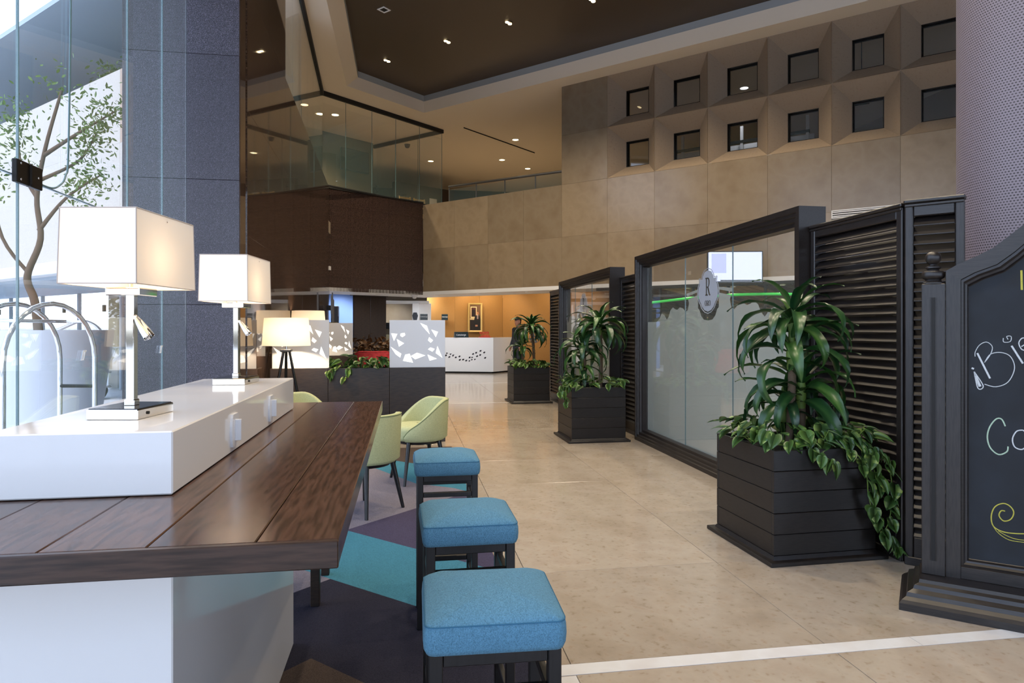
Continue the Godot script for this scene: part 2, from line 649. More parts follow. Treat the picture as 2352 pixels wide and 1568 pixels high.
	mat("outside_paving", Color(0.85, 0.86, 0.88), 0.5)
	mat("canopy_paint", Color(0.62, 0.67, 0.72), 0.6)
	mat("vase_white", Color(0.74, 0.77, 0.82), 0.5)
	mat("planter_dark", Color(0.16, 0.17, 0.17), 0.6)
	# chalkboard
	var cb := mat("board", Color(0.09, 0.115, 0.145), 0.75)
	grained(cb, T.smear, Vector3(1.5, 1.5, 1.5))
	grained(mat("chalk_white", Color(0.85, 0.87, 0.88), 0.95), T.chalk, Vector3(20, 20, 20))
	grained(mat("chalk_yellow", Color(0.78, 0.75, 0.32), 0.95), T.chalk, Vector3(20, 20, 20))
	grained(mat("chalk_green", Color(0.72, 0.82, 0.72), 0.95), T.chalk, Vector3(20, 20, 20))
	# person
	mat("skin", Color(0.62, 0.42, 0.32), 0.6)
	mat("suit", Color(0.1, 0.1, 0.12), 0.8)
	mat("shirt", Color(0.42, 0.4, 0.33), 0.8)
	mat("hair", Color(0.08, 0.06, 0.05), 0.6)
	mat("tread_red", Color(0.4, 0.1, 0.1), 0.6)
	var cm2 := mat("column_cladding", Color(0.76, 0.73, 0.72), 0.5)
	grained(cm2, T.dots, Vector3(6.25, 6.25, 6.25), true)
	cm2.uv1_triplanar_sharpness = 8.0
	var pm := mat("portrait_print", Color(1, 1, 1), 0.5)
	pm.albedo_texture = T.portrait

# ------------------------------------------------------------------ floor
const CELLS_A := [-1.7, -0.6, 0.5, 1.6, 2.657, 3.8, 4.9, 6.0, 7.1, 8.2, 9.3, 10.4, 11.5, 12.6, 13.75, 14.9, 16.05, 17.2, 18.35, 19.5, 20.65, 21.8]

func build_floor():
	var f := shell("floor")
	part("floor_bed", ab_box(-2.4, 14.0, -0.3, -0.012, -4.6, 34.0), M.grout, f)
	var stripes := [2.657, 12.6, 17.2]
	for i in CELLS_A.size() - 1:
		var a0: float = CELLS_A[i]
		var a1: float = CELLS_A[i + 1]
		if stripes.has(a0):
			for k in 5:
				part("white_stripe", ab_box(-2.15 + 2.22 * k, -2.15 + 2.22 * (k + 1) - 0.002, -0.012, 0.0005, a0, a0 + 0.085), M.white_marble, f)
			a0 += 0.086
		for k in range(-3, 7):
			var b0 := 0.69 + 1.175 * k
			var b1 := b0 + 1.175
			b0 = maxf(b0, -2.15)
			part("floor_tile", ab_box(b0 + 0.0015, b1 - 0.0015, -0.012, rng.randf_range(-0.0006, 0.0), a0 + 0.0015, a1 - 0.0015, 0.0015), M["floor_stone_%d" % (rng.randi() % 4)], f)
	# pale border stones beside the carpet
	for i in 5:
		part("border_stone", ab_box(0.565, 0.688, -0.011, 0.0008, 1.5 + 0.23 * i, 1.5 + 0.23 * (i + 1) - 0.002), M.floor_stone_2 if i % 2 else M.white_marble, f)
	# carpet with an angular pattern
	var c := thing("carpet", "ribbed carpet of teal, plum, grey and brown diagonal fields under the long table", "carpet", V(-0.7, 0, 4.0))
	var E := 0.54
	var L := -1.62
	var fields := [
		["carpet_plum", [[-0.415, 4.788], [E, 5.743], [E, 3.833]]],
		["carpet_teal", [[-0.415, 4.788], [E, 3.833], [E, 2.957], [-0.42, 3.869], [L, 5.07], [L, 5.99]]],
		["carpet_pale", [[-0.42, 3.869], [L, 5.07], [L, 2.67]]],
		["carpet_slate", [[-0.42, 3.869], [E, 2.957], [E, 2.01], [-0.4, 2.95], [L, 1.73], [L, 2.67]]],
		["carpet_brown", [[-0.4, 2.95], [E, 2.01], [E, 0.4], [L, 0.4], [L, 1.73]]],
		["carpet_pale", [[-0.415, 4.788], [E, 5.743], [0.42, 5.9], [0.09, 6.13], [-0.186, 6.64], [-0.92, 7.98], [L, 7.98], [L, 5.99]]],
		["carpet_teal", [[E, 5.743], [E, 6.62], [-0.087, 7.2], [-0.88, 7.98], [-0.92, 7.98], [-0.186, 6.64], [0.09, 6.13], [0.42, 5.9]]],
		["carpet_brown", [[E, 6.62], [E, 7.98], [-0.88, 7.98], [-0.087, 7.2]]]]
	for fd in fields:
		var st := S()
		var q := []
		for p in fd[1]:
			q.append([p[0] + 0.7, p[1] - 4.0])
		slab(st, q, 0.0006, 0.009)
		part("carpet_field", st, M[fd[0]], c)

# ------------------------------------------------------------------ ceiling
const Y0 := 7.53
const Y1 := 7.84
const Y2 := 8.0

func build_ceiling():
	var c := shell("ceiling")
	# low soffit round the recess
	for q in [
		[[-6.3, 17.23], [-2.5, 13.6], [-2.5, 10.6], [-4.0, 10.6], [-4.0, -4.4], [-1.40, -4.4], [-1.473, 17.23]],
		[[-7.0, 17.23], [-1.473, 17.23], [0.512, 19.042], [11.2, 8.593], [13.6, 8.593], [13.6, 33.0], [-7.0, 33.0]],
		[[11.2, 8.593], [11.2, -4.4], [13.6, -4.4], [13.6, 8.593]]]:
		var st := S()
		slab(st, q, Y0, Y0 + 0.05)
		part("soffit_board", st, M.soffit, c)
	# stepped edge of the recess
	var lo := [V(-1.40, Y0, -4.4), V(-1.473, Y0, 17.23), V(0.512, Y0, 19.042), V(11.2, Y0, 8.593), V(11.2, Y0, -4.4)]
	var mid := [V(-1.13, Y1, -4.4), V(-1.209, Y1, 17.442), V(0.511, Y1, 19.009), V(11.1, Y1, 8.56), V(11.1, Y1, -4.4)]
	for i in 4:
		var st := S()
		var out: Vector3 = (lo[i] + lo[i + 1]) / 2
		face(st, [lo[i], lo[i + 1], mid[i + 1], mid[i]], V(4, 5.0, 8) - out)
		face(st, [lo[i] + Vector3(0, 0.32, 0), lo[i + 1] + Vector3(0, 0.32, 0), mid[i + 1] + Vector3(0, 0.02, 0), mid[i] + Vector3(0, 0.02, 0)], out - V(4, 5.0, 8))
		part("recess_edge", st, M.soffit, c)
		var s2 := S()
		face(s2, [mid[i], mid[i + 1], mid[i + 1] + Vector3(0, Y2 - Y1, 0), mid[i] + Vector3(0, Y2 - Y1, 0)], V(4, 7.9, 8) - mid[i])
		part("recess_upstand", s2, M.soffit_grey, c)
	var dk := S()
	slab(dk, [[-1.3, -4.4], [-1.3, 17.5], [0.511, 19.15], [11.2, 8.7], [11.2, -4.4]], Y2, Y2 + 0.05)
	part("dark_panel", dk, M.dark_ceiling, c)
	var rf := S()
	slab(rf, [[-4.0, -4.6], [14.0, -4.6], [14.0, 34.0], [-7.2, 34.0], [-7.2, 18.2], [-2.5, 13.6], [-2.5, 10.6], [-4.0, 10.6]], 8.35, 8.6)
	struct_mesh("trim_1", rf, M.closing_wall)
	# square speaker grille and line slot in the ceilings
	var sp := thing("speaker", "small square white-rimmed speaker set in the dark ceiling recess", "speaker", V(-0.444, Y2, 13.998), 45.0)
	var s := S()
	moulding(s, 0.2, 0.2, [Vector2(0, 0), Vector2(0, 0.012), Vector2(0.03, 0.012), Vector2(0.035, 0.0)])
	put("rim", s.commit(), M.white_paint, sp, Transform3D(Basis(Vector3.RIGHT, PI / 2), Vector3(-0.1, 0, -0.1)))
	part("grille", bx(Vector3(0, -0.004, 0), Vector3(0.13, 0.006, 0.13), 0.002), M.slot_black, sp)
	var p0 := V(1.737, Y0, 20.213)
	var p1 := V(4.421, Y0, 22.726)
	var sl := S()
	bar(sl, p0, p1, 0.06, 0.012, 0.0, Vector3.FORWARD)
	one("ceiling_slot", sl, M.slot_black, "long thin dark air slot in the ceiling over the mezzanine", "air slot")

# ------------------------------------------------------------------ walls
const SEAMS := [6.028, 7.239, 8.487, 9.764, 10.99, 12.176, 13.4, 14.62]

func build_walls():
	# beige stone wall on the right, turned 45 degrees: local x runs along it, z into the lobby
	var w := shell("wall_right", V(0.506, 0, 19.766), -44.35)
	var joints := [0.0, 1.2, 2.4, 3.57, 4.741, 6.028, 7.239, 8.487, 9.764, 10.99, 12.176, 13.4, 14.62, 15.84, 17.06]
	for i in joints.size() - 1:
		for r in [[2.404, 3.73], [3.73, 5.05]]:
			var st := bx(Vector3((joints[i] + joints[i + 1]) / 2, (r[0] + r[1]) / 2, -0.015), Vector3(joints[i + 1] - joints[i] - 0.003, r[1] - r[0] - 0.002, 0.03), 0.002)
			part("stone_panel", st, M["beige_stone_%d" % (rng.randi() % 3)], w)
	part("wall_core", bx(Vector3(8.53, 3.72, -0.17), Vector3(17.06, 2.62, 0.28)), M.grout, w)
	part("stone_panel", bx(Vector3(5.3845, 5.67, -0.2), Vector3(1.284, 1.238, 0.4), 0.002), M.beige_stone_0, w)
	part("stone_panel", bx(Vector3(5.3845, 6.91, -0.2), Vector3(1.284, 1.238, 0.4), 0.002), M.beige_stone_1, w)
	# deep square coffers with small windows at the bottom of each
	for r in 2:
		var y0: float = [6.29, 5.05][r]
		var y1: float = [7.53, 6.29][r]
		for i in SEAMS.size() - 1:
			var x0: float = SEAMS[i]
			var x1: float = SEAMS[i + 1]
			var d := -0.4
			var ix0 := x0 + 0.31
			var ix1 := x1 - 0.31
			var iy0 := y0 + 0.3
			var iy1 := y1 - 0.32
			var O := [Vector3(x0, y0, 0), Vector3(x1, y0, 0), Vector3(x1, y1, 0), Vector3(x0, y1, 0)]
			var I := [Vector3(ix0, iy0, d), Vector3(ix1, iy0, d), Vector3(ix1, iy1, d), Vector3(ix0, iy1, d)]
			var mid: Vector3 = (O[0] + O[2]) / 2
			var cf := Node3D.new()
			cf.name = "coffer"
			w.add_child(cf, true)
			for k in 4:
				var j := (k + 1) % 4
				var st := S()
				var e := 0.004
				var a: Vector3 = O[k].lerp(mid, e)
				var b: Vector3 = O[j].lerp(mid, e)
				face(st, [a, b, I[j], I[k]], mid - (O[k] + O[j]) / 2 + Vector3(0, 0, 0.3))
				var off: Vector3 = ((O[k] + O[j]) / 2 - mid).normalized() * 0.03 + Vector3(0, 0, -0.03)
				face(st, [a + off, b + off, I[j] + off, I[k] + off], -(mid - (O[k] + O[j]) / 2))
				part("coffer_face", st, M.coffer_stone, cf)
			var ww := ix1 - ix0
			var hh := iy1 - iy0
			var fr := S()
			moulding(fr, ww, hh, [Vector2(0, -0.12), Vector2(0, 0), Vector2(0.012, 0), Vector2(0.012, -0.1), Vector2(0.03, -0.1), Vector2(0.03, -0.13)])
			put("window_frame", fr.commit(), M.dark_metal, cf, Transform3D(Basis(), Vector3(ix0, iy0, d)))
			part("pane", bx(Vector3((ix0 + ix1) / 2, (iy0 + iy1) / 2, d - 0.115), Vector3(ww - 0.03, hh - 0.03, 0.006)), M.tinted_glass, cf)
	part("wall_core", bx(Vector3(6.03, 6.29, -0.22), Vector3(0.02, 2.48, 0.35)), M.grout, w)
	# air grille above the screens
	var gr := thing("air_grille", "white slotted air grille on the beige stone wall above the louvred screen", "air grille", V(8.364, 3.6, 12.083), -44.35)
	var st := S()
	moulding(st, 1.2, 0.16, [Vector2(0, 0.0), Vector2(0, 0.02), Vector2(0.02, 0.02), Vector2(0.02, 0.005)])
	part("rim", st, M.white_paint, gr)
	for i in 3:
		part("slat", bx(Vector3(0.6, 0.04 + 0.04 * i, 0.012), Vector3(1.16, 0.022, 0.012), 0.002), M.white_paint, gr)
	part("backing", bx(Vector3(0.6, 0.08, 0.003), Vector3(1.17, 0.13, 0.004)), M.slot_black, gr)

	# polished brown stone wall on the left: from the pillar to the corner under the mezzanine glass
	var P0 := Vector2(-1.66, 7.42)
	var P1 := Vector2(-1.976, 18.036)
	var ang := rad_to_deg(atan2(P1.x - P0.x, P1.y - P0.y))
	var wl := shell("wall_left", V(P0.x, 0, P0.y), -ang)
	var ln := P0.distance_to(P1)
	var cut := 2.75
	var cuts := [0.0, 1.35, cut, 4.6, 6.45, 8.3, ln]
	for i in cuts.size() - 1:
		var z0: float = cuts[i]
		var z1: float = cuts[i + 1]
		var rows := [[0.0, 1.2], [1.2, 2.404], [2.404, 3.74], [3.74, 5.09]]
		if z1 <= cut + 0.01:
			rows += [[5.09, 6.3], [6.3, 7.53]]
		for r in rows:
			part("polished_slab", bx(Vector3(-0.015, (r[0] + r[1]) / 2, -(z0 + z1) / 2), Vector3(0.03, r[1] - r[0] - 0.0015, z1 - z0 - 0.0015), 0.001), M.mirror_granite, wl)
	part("wall_core", bx(Vector3(-0.18, 2.5, -ln / 2), Vector3(0.29, 5.17, ln - 0.01)), M.dark_wall, wl)
	part("wall_core", bx(Vector3(-0.18, 6.3, -cut / 2), Vector3(0.29, 2.45, cut - 0.01)), M.dark_wall, wl)
	# brown granite fascia that turns the corner below the glass box
	var q0 := Vector2(-1.976, 18.036)
	var q1 := Vector2(0.5, 19.77)
	var fa := shell("wall_fascia", V(q0.x, 0, q0.y), rad_to_deg(atan2(q1.y - q0.y, q1.x - q0.x)))
	var fl := q0.distance_to(q1)
	var fx := [0.0, 0.62, 1.2, 1.83, 2.4, fl]
	for i in fx.size() - 1:
		part("granite_panel", bx(Vector3((fx[i] + fx[i + 1]) / 2, 3.747, -0.015), Vector3(fx[i + 1] - fx[i] - 0.003, 2.686, 0.03), 0.002), M.brown_granite, fa)
	part("coping", bx(Vector3(fl / 2, 5.11, -0.1), Vector3(fl, 0.04, 0.24), 0.004), M.slot_black, fa)
	part("wall_core", bx(Vector3(fl / 2, 3.75, -0.17), Vector3(fl, 2.68, 0.27)), M.dark_wall, fa)

	# granite pillar that the glass front dies into
	var pl := shell("pillar", V(-2.225, 0, 7.13))
	for i in 7:
		var y0 := -0.87 + 1.265 * i
		var y1 := y0 + 1.265
		y0 = maxf(y0, 0.0)
		y1 = minf(y1, 7.53)
		for x in [[-0.554, 0.046], [0.046, 0.554]]:
			part("granite_slab", bx(Vector3((x[0] + x[1]) / 2, (y0 + y1) / 2, -0.015), Vector3(x[1] - x[0] - 0.003, y1 - y0 - 0.003, 0.03), 0.002), M["blue_granite_%d" % (rng.randi() % 2)], pl)
	part("pillar_core", bx(Vector3(0, 3.765, -0.19), Vector3(1.1, 7.53, 0.32)), M.dark_wall, pl)
	part("polished_slab", bx(Vector3(0.552, 3.765, -0.19), Vector3(0.006, 7.53, 0.32)), M.mirror_granite, pl)

	# round column clad in dotted panels
	var co := S()
	lathe(co, [Vector2(0.55, 0), Vector2(0.55, 8.0)], 64)
	var cn := shell("column", V(4.88, 0, 4.47))
	part("cladding", co, M.column_cladding, cn)

	# closing walls, out of view
	struct_mesh("wall_side", ab_box(13.6, 13.9, 0, 8.4, -4.6, 34), M.closing_wall)
	struct_mesh("wall_far", ab_box(-7.2, 14, 0, 8.4, 33.0, 33.3), M.dark_wall)
	struct_mesh("wall_near", ab_box(-2.2, 13.9, 5.2, 8.4, -4.6, -4.3), M.closing_wall)
	struct_mesh("wall_mezzanine", ab_box(-7.2, -6.9, 3.0, 8.4, 18.0, 33), M.dark_wall)
	var nw := S()
	slab(nw, [[-2.05, 13.4], [-7.1, 18.3], [-7.1, 18.6], [-2.05, 13.7]], 3.0, 8.4)
	struct_mesh("wall_recess", nw, M.olive_wall)

# ------------------------------------------------------------------ glass front
func build_facade():
	var f := shell("window_1", V(-2.18, 0, 0))
	var e := [-4.3, -1.5, 1.3, 4.182, 5.692, 6.456, 7.125]
	for i in e.size() - 1:
		var rows := [[0.012, 2.277], [2.291, 7.52]]
		for r in rows:
			var a0: float = e[i]
			var a1: float = e[i + 1]
			part("pane", bx(Vector3(0, (r[0] + r[1]) / 2, -(a0 + a1) / 2), Vector3(0.012, r[1] - r[0], a1 - a0 - 0.014)), M.clear_glass, f)
	for i in range(1, e.size() - 1):
		var st := S()
		box(st, Vector3(0, 3.76, -e[i]), Vector3(0.014, 7.5, 0.006))
		part("glass_edge", st, M.glass_edge, f)
	part("glass_edge", bx(Vector3(0, 2.284, -1.4), Vector3(0.014, 0.006, 11.3)), M.glass_edge, f)
	# rounded corner of the hung glass fin beside the door
	var fin := S()
	tube(fin, smooth([Vector3(0.02, 7.4, -4.79), Vector3(0.02, 4.0, -4.755), Vector3(0.02, 2.62, -4.72), Vector3(0.02, 2.40, -4.68), Vector3(0.02, 2.32, -4.6), Vector3(0.02, 2.285, -4.5), Vector3(0.02, 2.285, -4.33)], 8), 0.006, 6)
	part("fin_edge", fin, M.glass_edge, f)
	# patch fitting at the head of the door
	var cl := thing("door_clamp", "dark bronze patch clamp bolted at the door head of the glass front", "clamp", V(-2.16, 2.237, 4.215))
	part("plate", bx(Vector3(0.012, 0.065, 0.06), Vector3(0.03, 0.13, 0.13), 0.004), M.dark_metal, cl)
	part("plate", bx(Vector3(0.012, 0.065, -0.075), Vector3(0.03, 0.13, 0.13), 0.004), M.dark_metal, cl)
	part("hinge_barrel", bx(Vector3(0.024, 0.065, -0.006), Vector3(0.03, 0.13, 0.022), 0.008), M.dark_metal, cl)
	for p in [Vector3(0.029, 0.11, 0.09), Vector3(0.029, 0.02, 0.09), Vector3(0.029, 0.065, -0.09)]:
		var b := S()
		lathe(b, [Vector2(0.007, 0), Vector2(0.006, 0.003), Vector2(0, 0.0045)], 10, Transform3D(Basis(Vector3(0, 0, 1), -PI / 2), p))
		part("bolt", b, M.chrome, cl)
	# white double-slash marks on the glass
	for k in 2:
		var at: Vector3 = [V(-2.17, 1.236, 4.957), V(-2.17, 1.232, 6.412)][k]
		var dm := thing("glass_decal", ["pale double-slash logo on the door glass in front of the white planter", "pale double-slash logo on the glass in front of the granite pillar"][k], "decal", at, 90.0)
		for j in 2:
			var st := S()
			var x: float = -0.008 + 0.024 * j - 0.012
			prism(st, PackedVector2Array([Vector2(x - 0.03, -0.032), Vector2(x - 0.012, -0.034), Vector2(x + 0.012, 0.02), Vector2(x + 0.032, 0.03), Vector2(x + 0.022, 0.036), Vector2(x + 0.002, 0.032), Vector2(x - 0.018, -0.022)]), 0.0, 0.0015)
			part("slash", st, M.decal_white, dm)
	# glass behind the camera
	var n := shell("window_2", V(0, 0, -4.45))
	for i in 6:
		part("pane", bx(Vector3(-2.18 + 1.3 + 2.62 * i, 2.6, 0), Vector3(2.58, 5.18, 0.012)), M.clear_glass, n)
		part("window_frame", bx(Vector3(-2.18 + 2.62 * (i + 1) - 0.01, 2.6, 0), Vector3(0.05, 5.2, 0.08), 0.005), M.dark_metal, n)

# ------------------------------------------------------------------ mezzanine with the glass room
func build_mezzanine():
	var fl := S()
	slab(fl, [[-6.9, 18.3], [-2.1, 13.6], [-1.95, 18.2], [0.55, 19.95], [12.5, 8.3], [13.5, 8.3], [13.5, 33.0], [-6.9, 33.0]], 3.9, 4.2)
	struct_mesh("trim_2", fl, M.closing_wall)
	# glass room: dark head rail and frameless panes
	var g0 := Vector2(-2.121, 17.676)
	var g1 := Vector2(1.099, 20.584)
	var gl := g0.distance_to(g1)
	var w := shell("window_3", V(g0.x, 0, g0.y), rad_to_deg(atan2(g1.y - g0.y, g1.x - g0.x)))
	part("head_rail", bx(Vector3(gl / 2, 7.475, 0), Vector3(gl + 0.08, 0.11, 0.08), 0.004), M.slot_black, w)
	part("sill_rail", bx(Vector3(gl / 2, 5.12, 0), Vector3(gl, 0.04, 0.06), 0.004), M.slot_black, w)
	var xs := [0.0, 0.74, 1.62, 2.48, 3.4, gl]
	for i in xs.size() - 1:
		part("pane", bx(Vector3((xs[i] + xs[i + 1]) / 2, 6.28, 0), Vector3(xs[i + 1] - xs[i] - 0.012, 2.28, 0.01)), M.clear_glass, w)
		part("glass_edge", bx(Vector3(xs[i + 1] - 0.003, 6.28, 0), Vector3(0.008, 2.28, 0.012)), M.glass_edge, w)
	# the side that runs toward the camera on top of the polished wall
	var s0 := Vector2(-2.121, 17.676)
	var s1 := Vector2(-1.79, 10.17)
	var sl := s0.distance_to(s1)
	var w2 := shell("window_4", V(s0.x, 0, s0.y), rad_to_deg(atan2(s1.y - s0.y, s1.x - s0.x)))
	part("head_rail", bx(Vector3(sl / 2, 7.475, 0), Vector3(sl, 0.11, 0.08), 0.004), M.slot_black, w2)
	for i in 6:
		part("pane", bx(Vector3(sl * (i + 0.5) / 6, 6.27, 0), Vector3(sl / 6 - 0.012, 2.3, 0.01)), M.clear_glass, w2)
	# the short side along the beige wall
	var w3 := shell("window_5", V(1.099, 0, 20.584), 135.65)
	part("head_rail", bx(Vector3(1.5, 7.475, 0), Vector3(3.0, 0.11, 0.08), 0.004), M.slot_black, w3)
	for i in 3:
		part("pane", bx(Vector3(0.5 + i, 6.0, 0), Vector3(0.988, 2.84, 0.01)), M.clear_glass, w3)
		part("glass_edge", bx(Vector3(0.005 + i, 6.0, 0), Vector3(0.008, 2.84, 0.012)), M.glass_edge, w3)
	# walls of the room
	var r0 := Vector2(-2.551, 21.258)
	var r1 := Vector2(-1.064, 22.443)
	var wa := shell("wall_lounge", V(r0.x, 0, r0.y), rad_to_deg(atan2(r1.y - r0.y, r1.x - r0.x)))
	part("plaster", bx(Vector3(0.2, 5.86, -0.1), Vector3(3.4, 3.33, 0.2)), M.olive_wall, wa)
	struct_mesh("wall_back", ab_box(-6.9, 8.0, 4.2, 7.53, 29.5, 29.7), M.dark_wall)
	var wb := S()
	slab(wb, [[-0.4, 25.2], [1.9, 26.6], [1.8, 26.8], [-0.5, 25.4]], 4.2, 6.9)
	struct_mesh("wall_partition", wb, M.dark_wall)
	var tv := thing("television", "switched-off flat television on the olive wall inside the mezzanine glass room", "television", V(-1.68, 6.37, 21.735) + Vector3(0.06, 0, 0.06), rad_to_deg(atan2(r1.y - r0.y, r1.x - r0.x)))
	part("case", bx(Vector3(0, 0.36, 0.03), Vector3(1.06, 0.7, 0.05), 0.012), M.slot_black, tv)
	part("screen", bx(Vector3(0, 0.365, 0.057), Vector3(1.01, 0.63, 0.004)), M.tv_black, tv)
	part("wall_bracket", bx(Vector3(0, 0.36, -0.02), Vector3(0.3, 0.3, 0.08)), M.dark_metal, tv)
	var so := thing("bench", "low black upholstered bench behind the mezzanine glass", "bench", V(-1.95, 4.2, 20.1), 35.0)
	part("seat", bx(Vector3(0, 1.0, 0), Vector3(1.7, 0.5, 0.7), 0.05), M.slot_black, so)
	part("base", bx(Vector3(0, 0.375, 0), Vector3(1.5, 0.75, 0.5)), M.dark_wall, so)
	var can := thing("candle_holder", "small dark turned candle holder on the mezzanine glass sill", "candle holder", V(-0.8, 5.14, 18.98))
	var cs := S()
	lathe(cs, [Vector2(0.05, 0), Vector2(0.05, 0.02), Vector2(0.015, 0.04), Vector2(0.012, 0.12), Vector2(0.05, 0.15), Vector2(0.05, 0.16), Vector2(0.012, 0.17), Vector2(0.012, 0.24), Vector2(0.04, 0.26), Vector2(0.04, 0.27), Vector2(0, 0.27)], 12)
	part("stem", cs, M.dark_metal, can)
	for k in 2:
		var chx := thing("banquet_chair", ["gilt banquet chair at the mezzanine glass, the one nearer the television", "gilt banquet chair at the mezzanine glass, the one nearer the handrail"][k], "chair", V(0.1 + 0.45 * k, 4.2, 20.9 + 0.3 * k), 30.0, "gilt chairs behind the mezzanine glass")
		for x in [-0.19, 0.19]:
			var s := S()
			tube(s, smooth([Vector3(x, 0, -0.2), Vector3(x, 0.5, -0.18), Vector3(x, 1.35, -0.26)], 4), 0.02, 6)
			part("back_post", s, M.gold_frame, chx)
		part("top_rail", bx(Vector3(0, 1.3, -0.25), Vector3(0.4, 0.05, 0.03), 0.01), M.gold_frame, chx)
		part("top_rail", bx(Vector3(0, 1.05, -0.23), Vector3(0.4, 0.05, 0.03), 0.01), M.gold_frame, chx)
		part("seat", bx(Vector3(0, 0.75, 0), Vector3(0.42, 0.06, 0.42), 0.02), M.gold_frame, chx)
		for x in [-0.19, 0.19]:
			var l := S()
			tube(l, [Vector3(x, 0, 0.2), Vector3(x, 0.74, 0.19)], 0.018, 6)
			part("leg", l, M.gold_frame, chx)
	# handrail and glass balustrade
	var hr := thing("handrail", "round metal handrail on glass panels along the mezzanine edge", "handrail", V(0.506, 5.05, 19.766), -44.35)
	var t := S()
	tube(t, [Vector3(0.74, 0.5, -0.3), Vector3(4.74, 0.42, -0.3)], 0.035, 10)
	part("rail", t, M.grey_metal, hr)
	for i in 4:
		part("glass_panel", bx(Vector3(1.24 + i, 0.19, -0.3), Vector3(0.96, 0.42, 0.01)), M.clear_glass, hr)
		part("post", bx(Vector3(0.75 + i, 0.2, -0.3), Vector3(0.03, 0.5, 0.03), 0.005), M.grey_metal, hr)
	part("foot_rail", bx(Vector3(2.74, -0.015, -0.3), Vector3(4.0, 0.03, 0.05)), M.grey_metal, hr)
	part("ledge", bx(Vector3(2.74, -0.445, -0.31), Vector3(4.0, 0.83, 0.02)), M.dark_wall, hr)
	var cam := thing("dome_camera", "dark dome security camera under the mezzanine ceiling seen through the glass", "camera", V(0.05, 7.53, 22.4))
	var ds := S()
	lathe(ds, [Vector2(0, -0.13), Vector2(0.06, -0.11), Vector2(0.085, -0.06), Vector2(0.09, -0.02), Vector2(0.1, -0.02), Vector2(0.1, 0)], 16)
	part("dome", ds, M.tv_black, cam)
	var nt := thing("notice", "pale paper notice on the dark partition behind the mezzanine glass", "notice", V(1.05, 5.9, 26.02), 32.0)
	part("sheet", bx(Vector3(0, 0.3, 0.0), Vector3(0.34, 0.5, 0.01)), M.white_paint, nt)
	# lit partition behind the lower coffer windows
	var lp := thing("glazed_partition", "white-framed glazed partition lit from behind, seen through the lower coffer windows", "partition", V(0.506, 5.0, 19.766), -44.35)
	for i in 6:
		part("frame", bx(Vector3(5.9 + 0.8 * i, 0.85, -3.2), Vector3(0.07, 1.7, 0.06)), M.white_paint, lp)
	part("frame", bx(Vector3(7.9, 1.3, -3.2), Vector3(4.1, 0.07, 0.07)), M.slot_black, lp)
	part("screen", bx(Vector3(7.9, 0.65, -3.5), Vector3(4.2, 1.3, 0.05)), M.white_paint, lp)
	var sn := thing("floor_sign", "small black sign with the number 2 seen through the second coffer window from the column", "sign", V(0.506, 6.0, 19.766), -44.35)
	part("plate", bx(Vector3(11.35, 0.28, -1.3), Vector3(0.3, 0.26, 0.02), 0.004), M.slot_black, sn)
	put("numeral", letters("2", 0.2, 0.006), M.sign_white, sn, Transform3D(Basis(), Vector3(11.35, 0.28, -1.285)))
	part("hanger", bx(Vector3(11.35, 0.95, -1.3), Vector3(0.02, 1.1, 0.02)), M.dark_metal, sn)

